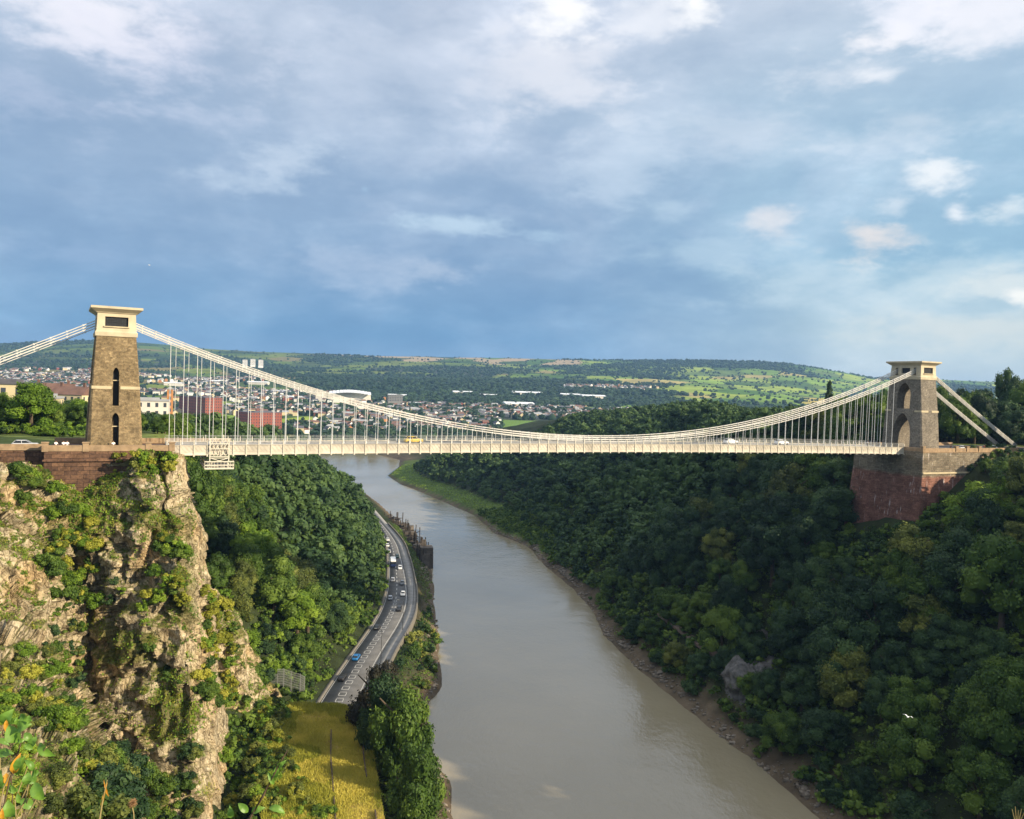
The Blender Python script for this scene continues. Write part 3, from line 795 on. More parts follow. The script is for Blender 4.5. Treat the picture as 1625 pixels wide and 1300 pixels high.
rows = [
    row([940, 934, 932, 936, 942, 952], [318, 330, 337, 342, 345, 335], [186, 187, 188, 191, 198, 216]),
    row(980, [322, 345, 360, 371, 377, 364], [183, 184, 186, 189, 198, 216]),
    row(1040, [328, 352, 375, 390, 397, 384], [181, 182, 184, 188, 198, 215]),
    row(1085, [334, 358, 386, 410, 426, 414], [178, 180, 182, 187, 197, 213]),
    row(1130, [336, 364, 394, 424, 444, 436], [173, 176, 179, 185, 196, 211])]
tag(cliff('rock_buttress', rows, 22, 34, 0.55, 300, 0.08), kind='structure')
# ------------------------------------------------------------------ the suspension bridge (local x = along the deck, local -y = towards the camera)
bridge = empty('suspension_bridge', (BC[0], BC[1], ZL), TH)
tag(bridge, 'cream iron chain suspension bridge with two stone towers spanning the gorge', 'bridge')
def zd(s):
    t = np.clip(s / SPAN, 0, 1)
    return -0.9 * t + 0.8 * 4 * t * (1 - t)
def zch(s):
    return 1.6 + 21.1 * ((s - SPAN / 2) / (SPAN / 2 - 3.3)) ** 2 - 0.9 * (s / SPAN) + 0.45

def cut(me, cutters):
    """boolean difference with closed meshes"""
    o = bpy.data.objects.new('tmp', me); COL.objects.link(o); tmp = [o]
    for c in cutters:
        q = bpy.data.objects.new('tmpc', c); COL.objects.link(q); tmp.append(q)
        md = o.modifiers.new('b', 'BOOLEAN'); md.operation = 'DIFFERENCE'; md.solver = 'EXACT'; md.object = q
    dg = bpy.context.evaluated_depsgraph_get(); dg.update()
    res = bpy.data.meshes.new_from_object(o.evaluated_get(dg))
    for q in tmp: bpy.data.objects.remove(q)
    return res

def arch_profile(hw, z0, zs, za, k=7):
    """pointed arch outline (y, z), counter clockwise from lower left"""
    p = [(-hw, z0), (hw, z0), (hw, zs)]
    for i in range(1, k):
        t = i / k; p.append((hw * (1 - t ** 1.55), zs + (za - zs) * (1 - (1 - t) ** 1.55)))
    p.append((0, za))
    for i in range(k - 1, 0, -1):
        t = i / k; p.append((-hw * (1 - t ** 1.55), zs + (za - zs) * (1 - (1 - t) ** 1.55)))
    p.append((-hw, zs))
    return p

def make_tower(s0, z0, a0, a1, label, stone, slots):
    b0, b1, H1 = 7.3, 5.3, 21.3
    mb = MB()
    prof = [(0, 1.0), (0.35, 0.72), (0.7, 0.36), (1, 0)]          # slight curve of the batter
    rings = []
    for t, k in prof:
        a = a1 + (a0 - a1) * k; bb = b1 + (b0 - b1) * k; z = t * H1
        ch = 0.55 * (1 - t)                                        # chamfered corners fade out upwards
        rings.append([(-a + ch, -bb, z), (a - ch, -bb, z), (a, -bb + ch, z), (a, bb - ch, z), (a - ch, bb, z), (-a + ch, bb, z), (-a, bb - ch, z), (-a, -bb + ch, z)] if ch > 0.01 else
                     [(-a + .02, -bb, z), (a - .02, -bb, z), (a, -bb + .02, z), (a, bb - .02, z), (a - .02, bb, z), (-a + .02, bb, z), (-a, bb - .02, z), (-a, -bb + .02, z)])
    mb.loft(rings)
    body = mb.mesh('tower', M[stone])
    cs = []
    def pr(profile, x0, x1):          # along the deck
        q = MB(); q.loft([[(x0, y, z) for y, z in profile], [(x1, y, z) for y, z in profile]]); cs.append(q.mesh('c', M['tower']))
    def prn(profile, y0, y1):         # across the deck
        q = MB(); q.loft([[(x, y0, z) for x, z in profile], [(x, y1, z) for x, z in profile]]); cs.append(q.mesh('c', M['tower']))
    pr(arch_profile(3.1, -0.5, 4.6, 10.5), -9, 9)
    pr(arch_profile(2.3, 11.9, 16.2, 19.7), -9.01, 9.01)
    for sg in slots:
        prn(arch_profile(0.52, 7.9, 13.9, 15.0, 4), sg * 2.05, sg * 9)
        prn(arch_profile(0.58, -0.4, 5.6, 6.6, 4), sg * 2.9, sg * 9)
    body = cut(body, cs)
    tw = link('tower', body, bridge); tw.location = (s0, 0, z0); tag(tw, label); tw.rotation_euler = (0, 0, 0.07 if s0 == 0 else 0)
    # pale string course round the shaft, broken at the slots and arches
    a = a1 + (a0 - a1) * 0.52; bb = b1 + (b0 - b1) * 0.52
    for sg in (-1, 1):
        for sx in (-1, 1):
            q = MB(); q.box((sx * (a / 2 + 0.38), sg * (bb - 0.28), 11.25), (a - 0.70, 0.86, 0.55)); q.build('string_course', M['band'], tw)
            q = MB(); q.box((sg * (a - 0.28), sx * (bb - 1.48), 11.25), (0.83, 1.45, 0.53)); q.build('string_course', M['band'], tw)
    # bars and dark panels set back in the slots, standing in for interior shade
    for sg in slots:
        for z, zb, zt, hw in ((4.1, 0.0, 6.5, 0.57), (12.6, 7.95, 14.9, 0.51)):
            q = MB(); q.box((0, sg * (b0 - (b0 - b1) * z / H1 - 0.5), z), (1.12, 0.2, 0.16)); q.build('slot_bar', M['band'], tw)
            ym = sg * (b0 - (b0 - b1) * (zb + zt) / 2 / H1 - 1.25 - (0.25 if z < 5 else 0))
            q = MB(); q.box((0.0 if z > 5 else 0.12, ym, (zb + zt) / 2), (2 * hw - (0.02 if z > 5 else 0.26), 0.1, zt - zb)); q.build('slot_shade', M['dark_panel'], tw)
    # cap: plinth, attic with openings, cornice
    q = MB(); A, B = a1 + 0.02, b1 + 0.02
    def rng_(e, z): return [(-A - e, -B - e, z), (A + e, -B - e, z), (A + e, B + e, z), (-A - e, B + e, z)]
    q.loft([rng_(0.22, 20.75), rng_(0.26, 21.5), rng_(0.04, 21.75), rng_(-0.12, 25.0), rng_(0.05, 25.05), rng_(0.15, 25.2), rng_(0.95, 25.75), rng_(1.05, 25.8), rng_(1.05, 26.2), rng_(0.9, 26.24)])
    cm = q.mesh('tower_cap', M['cap']); cs.clear()
    for sg in (-1, 1):
        q = MB(); q.box((0, sg * (B - 0.1), 23.5), (3.9, 0.9, 1.75)); cs.append(q.mesh('c', M['cap']))
        q = MB(); q.box((sg * (A - 0.1), 0, 23.45), (0.9, 3.0, 1.6)); cs.append(q.mesh('c', M['cap']))
    for sy in (-1, 1):
        q = MB(); q.box((0, sy * 3.15, 23.15), (14, 0.95, 2.3)); cs.append(q.mesh('c', M['cap']))
    link('tower_cap', cut(cm, cs), tw)
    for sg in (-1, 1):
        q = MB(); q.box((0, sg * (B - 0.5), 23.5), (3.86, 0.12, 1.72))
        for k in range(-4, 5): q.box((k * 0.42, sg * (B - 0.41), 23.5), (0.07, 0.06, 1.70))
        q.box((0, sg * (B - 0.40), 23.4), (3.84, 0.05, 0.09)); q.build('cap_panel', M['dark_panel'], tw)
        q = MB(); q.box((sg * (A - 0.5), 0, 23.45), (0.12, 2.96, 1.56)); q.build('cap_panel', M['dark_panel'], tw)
        q = MB(); q.box((0, sg * (B + 0.06), 22.5), (4.3, 0.42, 0.22)); q.build('sill', M['band'], tw)
    return tw
make_tower(0, 0.0, 4.65, 3.3, 'left stone tower on the cliff with two dark arched slots in its sunlit face', 'tower', (-1,))
make_tower(SPAN, -0.9, 4.1, 3.25, 'right stone tower on the red abutment with tall pointed archways', 'tower_grey', ())

# chains: three wrought iron link chains one above the other on each side, with their land chains
random.seed(3)
for side in (-1, 1):
    for lv in (-1, 0, 1):
        q = MB(); y = side * 3.1; dz = lv * 0.50
        ss = np.linspace(2.4, SPAN - 2.4, 91)
        pts = [(s, y, zch(s) + dz) for s in ss]
        for i in range(len(pts) - 1):
            for e in ((-0.13, 0.13) if i % 2 else (-0.19, 0.0, 0.19)):
                q.bar((pts[i][0], y + e, pts[i][2]), (pts[i + 1][0], y + e, pts[i + 1][2]), 0.10, 0.14)
            q.box((pts[i][0], y, pts[i][2]), (0.24, 0.56, 0.26))
        for s0, s1, zt, zb in ((-2.6, -50, zch(2.6), 0.8), (SPAN + 2.6, SPAN + 46, zch(SPAN - 2.6), -0.4)):
            k = 18
            for i in range(k):
                ta, tb = i / k, (i + 1) / k
                pa = (s0 + (s1 - s0) * ta, zt + (zb - zt) * ta + dz - 0.9 * 4 * ta * (1 - ta) * 0.3); pb = (s0 + (s1 - s0) * tb, zt + (zb - zt) * tb + dz - 0.9 * 4 * tb * (1 - tb) * 0.3)
                for e in (-0.16, 0.0, 0.16):
                    q.bar((pa[0], y + e, pa[1]), (pb[0], y + e, pb[1]), 0.10, 0.15)
                q.box((pa[0], y, pa[1]), (0.3, 0.5, 0.3))
        for s0, z0 in ((0, zch(2.4)), (SPAN, zch(SPAN - 2.4))):
            q.bar((s0 - 2.7, y, z0 + dz), (s0 + 2.7, y, z0 + dz), 0.5, 0.2)
        o = q.build('chain', M['chain'], bridge)

# hangers
hs = np.arange(9.8, 209.5, 2.44)
stuff = MB(); hanger_n = 0
for side in (-1, 1):
    for i, s in enumerate(hs):
        y = side * 3.1; za, zb = zch(s) - 0.55, zd(s) + 0.35
        if side == 1:
            s += 1.22; za, zb = zch(s) - 0.55, zd(s) + 0.35
            stuff.tube([(s, y, zb), (s, y, za)], 0.05, 6); continue
        q = MB(); q.tube([(0, 0, zb), (0, 0, za)], 0.062, 6); q.box((0, 0, zb + 0.15), (0.24, 0.24, 0.35)); q.box((0, 0, za + 0.05), (0.2, 0.3, 0.4))
        o = q.build('hanger', M['rod'], bridge); o.location = (s, y, 0)
o = stuff.build('far_hanger_row', M['rod'], bridge); tag(o, kind='stuff')

# deck
S0, S1 = 9.4, 210.4
ds = np.linspace(S0, S1, 84)
q = MB()
for a, b in zip(ds[:-1], ds[1:]):
    for (y0, y1, zo, th) in ((-3.0, 3.0, 0.0, 0.35), (-4.7, -3.2, 0.22, 0.3), (3.2, 4.7, 0.22, 0.3)):
        za, zb = zd(a) + zo, zd(b) + zo
        q.loft([[(a, y0, za - th), (a, y1, za - th), (a, y1, za), (a, y0, za)], [(b, y0, zb - th), (b, y1, zb - th), (b, y1, zb), (b, y0, zb)]])
q.build('deck', M['paving'], bridge)
q = MB()
for s in ds[::1]:
    q.box((s, 0, zd(s) - 1.0), (0.3, 9.2, 0.9))
for y in (-3.1, 3.1, 0):
    for a, b in zip(ds[:-1], ds[1:]): q.bar((a + 0.16, y, zd(a) - 1.0), (b - 0.16, y, zd(b) - 1.0), 0.3, 1.1)
q.build('cross_beams', M['cream_iron'], bridge)
for side in (-1, 1):
    q = MB(); y = side * 4.85
    for a, b in zip(ds[:-1], ds[1:]):
        za, zb = zd(a), zd(b)
        q.loft([[(a, y - 0.04, za - 1.5), (a, y + 0.04, za - 1.5), (a, y + 0.04, za + 0.28), (a, y - 0.04, za + 0.28)], [(b, y - 0.04, zb - 1.5), (b, y + 0.04, zb - 1.5), (b, y + 0.04, zb + 0.28), (b, y - 0.04, zb + 0.28)]])
        q.bar((a, y + side * 0.10, za - 1.58), (b, y + side * 0.10, zb - 1.58), 0.42, 0.16)
        q.bar((a, y + side * 0.06, za + 0.30), (b, y + side * 0.06, zb + 0.30), 0.26, 0.12)
        q.bar((a, y + side * 0.06, za - 0.95), (b, y + side * 0.06, zb - 0.95), 0.10, 0.08)
        # lattice bars of the parapet panel
        for k in range(3):
            u0, u1 = a + (b - a) * k / 3, a + (b - a) * (k + 1) / 3; d0 = y + side * 0.06
            q.bar((u0, d0, za - 0.9), (u1, d0, za + 0.2), 0.05, 0.05); q.bar((u1, d0 + side * 0.02, za - 0.9), (u0, d0 + side * 0.02, za + 0.2), 0.05, 0.05)
    q.build('parapet_girder', M['cream_iron'], bridge)
    q = MB()
    for a, b in zip(ds[:-1], ds[1:]):
        for h in (0.62, 0.92, 1.22, 1.5): q.bar((a, y, zd(a) + h), (b, y, zd(b) + h), 0.035, 0.035)
    q.build('fence_wires', M['rod'], bridge)
qq = MB(); qq.bar((0, -4.98, -1.95), (0, -4.98, 1.25), 0.15, 0.15)
qq.box((0, -5.1, -1.74), (0.26, 0.5, 0.34)); qq.box((0, -4.98, 0.36), (0.24, 0.24, 0.16)); qq.box((0, -4.98, 1.27), (0.2, 0.2, 0.14))
pm = qq.mesh('post', M['cream'])
for s in ds:
    o = link('post', pm, bridge); o.location = (s, 0, zd(s))
q = MB()
for s in ds[::1]: q.bar((s, 4.95, zd(s) - 1.9), (s, 4.95, zd(s) + 1.3), 0.14, 0.14)
tag(q.build('far_post_row', M['cream'], bridge), kind='stuff')

def on_deck(s, n, dz=0.0):
    x, y, _ = world(s, n); return (x, y, ZL + float(zd(s)) + dz)

# maintenance gantry hung under the deck
g = empty('maintenance_gantry', on_deck(18.9, 4.9), TH)
tag(g, 'cream maintenance gantry cradle hanging below the deck near the left tower', 'gantry')
q = MB()
for x in (-1.75, 1.75):
    for y in (-0.45, 10.2): q.bar((x, y, 1.6), (x, y, -4.4), 0.2, 0.2)
for z in (1.55, 0.6, -0.4, -1.9, -2.2): q.bar((-1.9, -0.5, z), (1.9, -0.5, z), 0.12, 0.16)
for k in range(5):
    q.bar((-1.7 + k * 0.7, -0.48, 1.5), (-1.0 + k * 0.7, -0.48, 0.1), 0.09, 0.09); q.bar((-1.0 + k * 0.7, -0.5, 1.5), (-1.7 + k * 0.7, -0.5, 0.1), 0.09, 0.09)
    q.bar((-1.7 + k * 0.7, -0.48, 0.1), (-1.0 + k * 0.7, -0.48, -1.8), 0.09, 0.09)
q.bar((-1.7, -0.5, -2.2), (1.7, -0.5, -3.3), 0.14, 0.14); q.bar((1.7, -0.52, -2.2), (-1.7, -0.52, -3.3), 0.14, 0.14)
q.build('hanger_frame', M['cream'], g)
q = MB()
for z in (-2.9, -3.6, -4.2):
    for y in (-0.75, 10.4): q.bar((-2.7, y, z), (2.7, y, z), 0.12, 0.22)
    for x in (-2.7, 2.7): q.bar((x, -0.75, z), (x, 10.4, z), 0.12, 0.2)
for k in range(10):
    x = -2.7 + k * 0.6
    for y in (-0.75, 10.4): q.bar((x, y, -4.25), (x, y, -2.9), 0.08, 0.08)
q.box((0, 4.8, -4.35), (5.4, 11.3, 0.1))
q.build('working_platform', M['cream'], g)

# ------------------------------------------------------------------ abutments, parapet walls
ab = empty('bridge_abutment', (BC[0], BC[1], ZL), TH)
tag(ab, 'dark brown block stone abutment wall under the left tower on the cliff', 'abutment')
q = MB()
q.loft([[(-10.9, -9.6, -9.5), (10.4, -9.6, -9.5), (10.4, 9.6, -9.5), (-10.9, 9.6, -9.5)], [(-10.7, -9.4, -0.25), (10.2, -9.4, -0.25), (10.2, 9.4, -0.25), (-10.7, 9.4, -0.25)]])
q.box((-2, -9.5, -1.9), (17.9, 0.5, 0.3))
q.box((-36, 0, -5.0), (50.0, 12.6, 9.4))
q.build('wall', M['abut_left'], ab)
q = MB()
for s0, s1 in ((-10.9, 10.3),): q.box(((s0 + s1) / 2, -9.2, 0.28), (s1 - s0, 0.55, 1.05))
q.box((-36.0, -6.25, 0.25), (50.2, 0.5, 1.1)); q.box((-10.75, -7.75, 0.27), (0.5, 2.4, 1.02)); q.box((6, 9.2, 0.28), (33, 0.55, 1.05))
q.build('parapet', M['parapet'], ab)
for s in (-10.6, -4.2, 1.9 + 4.2, 10.1):
    q = MB(); q.box((s, -9.22, 0.45), (1.0, 0.75, 1.55)); q.box((s, -9.22, 1.3), (1.2, 0.95, 0.2)); q.build('pier', M['parapet'], ab)
ar = empty('bridge_abutment', world(SPAN, 0, ZL - 0.9), TH)
tag(ar, 'huge red sandstone abutment rising from the wood under the right tower', 'abutment')
q = MB()
def rect(a0, a1, b, z): return [(a0, -b, z), (a1, -b, z), (a1, b + 1.6, z), (a0, b + 1.6, z)]
q.loft([rect(-12.4, 34, 13.9, -44), rect(-10.2, 34, 12.3, -22), rect(-8.7, 34, 11.65, -6.55), rect(-8.6, 34, 11.5, -0.35)])
q.box((42, 0, -9), (40, 14.5, 17.3))
q.build('wall', M['abut_right'], ar)
q = MB()
q.box((12.6, -11.72, -6.5), (42.6, 0.5, 0.45)); 
q.build('string_course', M['band'], ar)
q = MB()
q.box((12.8, -11.25, 0.2), (42.9, 0.5, 1.1)); q.box((-8.4, -8.0, 0.2), (0.5, 6.0, 1.08)); q.box((-8.4, 8.0, 0.2), (0.5, 6.0, 1.08)); q.box((12.8, 11.25, 0.2), (42.9, 0.5, 1.1))
q.box((12.8, -11.25, -0.45), (43.3, 0.9, 0.2))
q.build('parapet', M['parapet'], ar)
for x in (-8.4, 5.8, 10.6, 16):
    q = MB(); q.box((x, -11.3, 0.4), (1.1, 0.8, 1.5)); q.box((x, -11.3, 1.24), (1.3, 1.0, 0.18)); q.build('pier', M['parapet'], ar)
# approach roads
q = MB(); q.box((-33, 0, -0.2), (86, 8, 0.1)); o = q.build('approach_road', M['asphalt']); o.location = (BC[0], BC[1], ZL); o.rotation_euler = (0, 0, TH); tag(o, kind='structure')
q = MB(); q.box((22.5, 0, -0.24), (62, 21, 0.1)); o = q.build('approach_road', M['asphalt']); o.location = world(SPAN, 0, ZL - 0.9); o.rotation_euler = (0, 0, TH); tag(o, kind='structure')
# ------------------------------------------------------------------ vegetation
def cube_sphere():
    vs, fs = [], []
    for ax in range(3):
        for sg in (-1, 1):
            b = len(vs)
            for i in range(3):
                for j in range(3):
                    p = np.zeros(3); p[ax] = sg; p[(ax + 1) % 3] = i - 1; p[(ax + 2) % 3] = j - 1
                    vs.append(p / np.linalg.norm(p))
            for i in range(2):
                for j in range(2):
                    fs.append((b + i * 3 + j, b + i * 3 + j + 1, b + (i + 1) * 3 + j + 1, b + (i + 1) * 3 + j))
    return np.array(vs), np.array(fs)
CSV, CSF = cube_sphere()

def leaf_quads(P, Nn, size, g, aspect=0.6):
    """diamond leaf clusters at P facing Nn"""
    k = len(P)
    a = g.normal(size=(k, 3)); u = np.cross(Nn, a); u /= np.linalg.norm(u, axis=1, keepdims=True) + 1e-9
    v = np.cross(Nn, u); v /= np.linalg.norm(v, axis=1, keepdims=True) + 1e-9
    s = size * g.uniform(0.6, 1.35, k)[:, None]
    V = np.stack([P + u * s, P + v * s * aspect + Nn * s * 0.12, P - u * s, P - v * s * aspect + Nn * s * 0.12], 1).reshape(-1, 3)
    return V, np.arange(4 * k).reshape(-1, 4)

def crown_data(h, r, clumps, leaves, size, seed, kind='round', core=True):
    g = np.random.default_rng(seed)
    V, F, T = [], [], []; off_ = 0
    cs = []
    for i in range(clumps):
        t = (i + 0.5) / clumps
        if kind == 'cone':
            zz = 0.12 + 0.86 * t; rr = r * (1.02 - zz) * g.uniform(0.55, 1.0); a = g.uniform(0, 6.283)
            c = np.array([math.cos(a) * rr, math.sin(a) * rr, h * zz]); cr = r * (0.22 + 0.24 * (1 - zz)) * g.uniform(0.8, 1.2)
        else:
            d = g.normal(size=3); d /= np.linalg.norm(d); d[2] = abs(d[2]) * 1.0 - 0.85 * g.random()
            q = g.uniform(0.42, 0.80)
            c = np.array([d[0] * r * q, d[1] * r * q, h * 0.50 + d[2] * h * 0.42]); cr = r * g.uniform(0.20, 0.40)
            if kind == 'bush': c[2] = h * 0.35 + max(d[2], -0.3) * h * 0.45
        cs.append((c, cr, g.random()))
    per = max(3, leaves // clumps)
    for c, cr, tone in cs:
        if core:
            w_ = CSV * cr * 0.80 * (1 + 0.25 * g.normal(size=(len(CSV), 1)).clip(-1, 1) * 0.6) * np.array((1, 1, 0.85)) + c
            V.append(w_); F.append(CSF + off_); off_ += len(CSV); T.append(np.full(len(CSV), tone * 0.7 + 0.1))
        n_ = int(per * (cr / (r * 0.34)) ** 2)
        d = g.normal(size=(n_, 3)); d /= np.linalg.norm(d, axis=1, keepdims=True)
        d[:, 2] = np.where(d[:, 2] < -0.35, -d[:, 2], d[:, 2])
        lump = 1 + 0.22 * np.sin(d[:, 0] * 5.1 + seed) * np.sin(d[:, 1] * 4.3 + tone * 9) + 0.1 * np.sin(d[:, 2] * 9 + d[:, 0] * 8)
        P = c + d * (cr * lump * g.uniform(0.72, 1.10, n_))[:, None] * np.array((1, 1, 0.85))
        Nn = d + g.normal(size=(n_, 3)) * 0.55 + np.array((0, 0, 0.25)); Nn /= np.linalg.norm(Nn, axis=1, keepdims=True)
        v, f = leaf_quads(P, Nn, size, g)
        V.append(v); F.append(f + off_); off_ += len(v)
        T.append(np.repeat(np.clip(tone * 0.7 + g.normal(0.12, 0.13, n_), 0, 1), 4))
    return np.vstack(V), np.vstack(F), np.concatenate(T)

def leaf_mesh(name, V, F, T, mat):
    me = np_mesh(name, V, F, mat)
    at = me.attributes.new('tone', 'FLOAT', 'POINT'); at.data.foreach_set('value', T.astype(np.float32))
    return me

def trunk_mesh(h, r, seed, limbs=5):
    g = random.Random(seed); q = MB()
    pts = [(g.uniform(-.12, .12) * k, g.uniform(-.12, .12) * k, h * 0.62 * k / 4) for k in range(5)]
    pts[0] = (0, 0, -1.2)
    q.tube(pts, [r * 0.085, r * 0.07, r * 0.058, r * 0.045, r * 0.03], 7)
    for i in range(limbs):
        a = i * 2.4 + g.random(); z = h * g.uniform(0.25, 0.5); L = r * g.uniform(0.45, 0.7)
        q.tube([(0, 0, z), (math.cos(a) * L * .5, math.sin(a) * L * .5, z + L * .45), (math.cos(a) * L, math.sin(a) * L, z + L * .8)], [r * .04, r * .026, r * .012], 5)
    return q.mesh('trunk', M['bark'])

TONES = {'dark': 'lf_dark', 'mid': 'lf_mid', 'olive': 'lf_olive', 'lime': 'lf_lime', 'yellow': 'lf_yellow', 'purple': 'lf_purple'}
def crown_set(name, h, r, clumps, leaves, size, seeds, tones, kind='round'):
    out = {}
    for i, sd in enumerate(seeds):
        V, F, T = crown_data(h, r, clumps, leaves, size, sd, kind)
        for t in tones: out[(i, t)] = leaf_mesh(name, V, F, T, M[TONES[t]])
    return out
CROWN = crown_set('crown', 15.0, 6.6, 40, 15000, 0.25, (11, 12, 13, 14, 15), ('dark', 'mid', 'olive', 'lime'))
TRUNK = [trunk_mesh(15.0, 6.6, k) for k in range(5)]
FINE = crown_set('crown', 13.0, 6.2, 34, 17000, 0.25, (41, 42, 43), ('dark', 'mid', 'lime', 'purple'))
SHRUB = crown_set('foliage', 2.2, 1.5, 13, 3200, 0.095, (61, 62, 63, 64), ('dark', 'mid', 'olive', 'lime', 'yellow'), 'bush')
CONE = crown_set('crown', 24.0, 7.0, 40, 6500, 0.5, (81, 82), ('dark', 'olive'), 'cone')

def tree(name, loc, sc, mesh, trunk, label, cat='tree', group=None, rz=None, squash=1.0, crown_name='crown'):
    t = empty(name, loc, random.uniform(0, 6.28) if rz is None else rz)
    t.scale = (sc, sc, sc * squash)
    tag(t, label, cat, group)
    link(crown_name, mesh, t)
    if trunk is not None: link('trunk', trunk, t)
    return t

SPOTS = []     # (x, y, side)
def jitter_spots(x0, x1, y0, y1, sp, seed):
    g = np.random.default_rng(seed)
    xs, ys = np.arange(x0, x1, sp), np.arange(y0, y1, sp)
    gx, gy = np.meshgrid(xs, ys); gx = gx + (np.arange(len(ys)) % 2)[:, None] * sp / 2
    P = np.stack([gx.ravel(), gy.ravel()], 1) + g.uniform(-0.36, 0.36, (gx.size, 2)) * sp
    return P

def deck_y(px):   # lowest picture row of the deck at this column
    return 719.5 + (px - 290) * 0.002

SKX = [0, 130, 220, 350, 420, 480, 520, 545, 600, 640, 700, 800, 850, 905, 1000, 1130, 1190, 1250, 1330, 1400, 1500, 1625]
SKY = [640, 640, 652, 660, 672, 700, 735, 752, 752, 738, 716, 700, 684, 655, 645, 632, 648, 645, 636, 622, 628, 605]
OUT = []
def wood_spots():
    g = np.random.default_rng(5)
    out = []
    for side, P in (('R', jitter_spots(-160, 420, 20, 1150, 9.6, 1)), ('L', jitter_spots(-420, -20, 150, 960, 7.4, 2))):
        x, y = P[:, 0], P[:, 1]
        z = ground_z(x, y); d = poly_dist(P); s, n = sn(x, y)
        mid = (fx(LBANK, y) + fx(RBANK, y)) / 2
        ok = np.ones(len(P), bool)
        if side == 'R':
            flat = np.interp(y, [100, 380, 470, 560, 800], [5.5, 6, 17, 24, 24])
            ok &= (x > mid) & (d > flat - 1.5) & (z > 2.5) & (z < 90)
            ok &= ~((s > 205) & (s < 300) & (np.abs(n) < 15.5))
            ok &= ~((y > 950) & (z < 14))
        else:
            dl = fx(ROADL, y) - x
            ok &= (x < mid) & (dl > 5) & (y > 196) & (z > 7)
            ok &= ~((s < 14) & (np.abs(n) < 15))
            ok &= ~((y < 215) & (x > -66))
        sc = g.uniform(0.62, 1.18, len(P)) if side == 'L' else 0.66 + 0.80 * g.random(len(P)) ** 1.3
        sc = sc * np.where((z < 14), 0.72, 1.0)
        for i in np.nonzero(ok)[0]:
            top = project([(x[i], y[i], z[i] + 15.0 * sc[i])]); base = project([(x[i], y[i], z[i] + 2)])
            px, ty, dp = float(top[0][0]), float(top[1][0]), float(top[2][0])
            rad = 6.6 * sc[i] * FPX / dp
            if dp < 5 or px + rad < -20 or px - rad > 1645 or ty > 1325:
                if side == 'R' and y[i] < 330 and x[i] < 330: OUT.append((x[i], y[i], z[i] - 0.4, sc[i]))      # beyond the frame, yet it shades the slope
                continue
            k = sc[i]
            lim_ = np.interp(px, SKX, SKY)
            if side == 'R' and n[i] > -7 and px > 1440: lim_ = max(lim_, 728)
            while k > 0.3 and ty < lim_:
                k *= 0.9; ty = float(project([(x[i], y[i], z[i] + 15 * k)])[1][0])
            if ty < lim_ - 3: continue
            # keep the deck, the red abutment and its wall in view
            while k > 0.3 and n[i] > 5 and 290 < px < 1420 and ty < deck_y(px) + 5:
                k *= 0.86; ty = float(project([(x[i], y[i], z[i] + 15 * k)])[1][0])
            if n[i] > 5 and 285 < px < 1420 and ty < deck_y(px) + 4: continue
            while k > 0.3 and side == 'R' and n[i] > -12 and 1330 < px + rad * 0.7 and px - rad * 0.7 < 1535 and s[i] < 262 and ty < 880 - max(0, px - 1490) * 1.2:
                k *= 0.85; ty = float(project([(x[i], y[i], z[i] + 15 * k)])[1][0]); rad = 6.6 * k * FPX / dp
            if side == 'R' and n[i] > -12 and 1345 < px + rad * 0.6 and px - rad * 0.6 < 1490 and s[i] < 255 and ty < 838: continue
            out.append((side, x[i], y[i], z[i] - 0.4, k, px, ty, dp, float(d[i])))
    return out
W = wood_spots()
print('wood spots', len(W))

def where_words(side, px, ty, d, y):
    if side == 'R':
        row = 'at the foot of the right bank' if d < 22 else 'halfway up the right slope' if d < 48 else 'high on the right slope'
        colm = ('left of midspan' if px < 850 else 'below midspan' if px < 1080 else 'left of the red abutment' if px < 1330 else 'below the red abutment' if px < 1500 else 'at the right edge')
        if y > 330: row = row.replace('right', 'far right')
    else:
        row = 'beside the riverside road' if d < 36 else 'on the left slope above the road' if d < 62 else 'near the top of the left slope'
        colm = 'behind the sunlit cliff' if px < 400 else 'under the deck' if px < 500 else 'by the road bend'
    return row + ' ' + colm
TNAME = {'dark': 'dark green', 'mid': 'mid green', 'olive': 'olive green', 'lime': 'bright green'}
wood_far = []
nR = nL = 0
for (side, x, y, z, k, px, ty, dp, d) in sorted(W, key=lambda a: a[7]):
    r_ = random.random()
    tone = ('dark' if r_ < 0.64 else 'mid' if r_ < 0.95 else 'olive') if side == 'R' else ('dark' if r_ < 0.15 else 'mid' if r_ < 0.68 else 'olive' if r_ < 0.86 else 'lime')
    lim = 185 if side == 'R' else 105
    cnt = nR if side == 'R' else nL
    if cnt < lim:
        if side == 'R': nR += 1
        else: nL += 1
        i = random.randrange(5)
        size = 'tall' if k > 0.98 else 'small' if k < 0.68 else 'rounded'
        lab = f'{size} {TNAME[tone]} tree {where_words(side, px, ty, d, y)}'
        tree('broadleaf_tree', (x, y, z), k, CROWN[(i, tone)], TRUNK[i], lab, 'tree', lab[:1].upper() + lab[1:], squash=random.uniform(0.9, 1.3))
    else:
        wood_far.append((x, y, z, k))

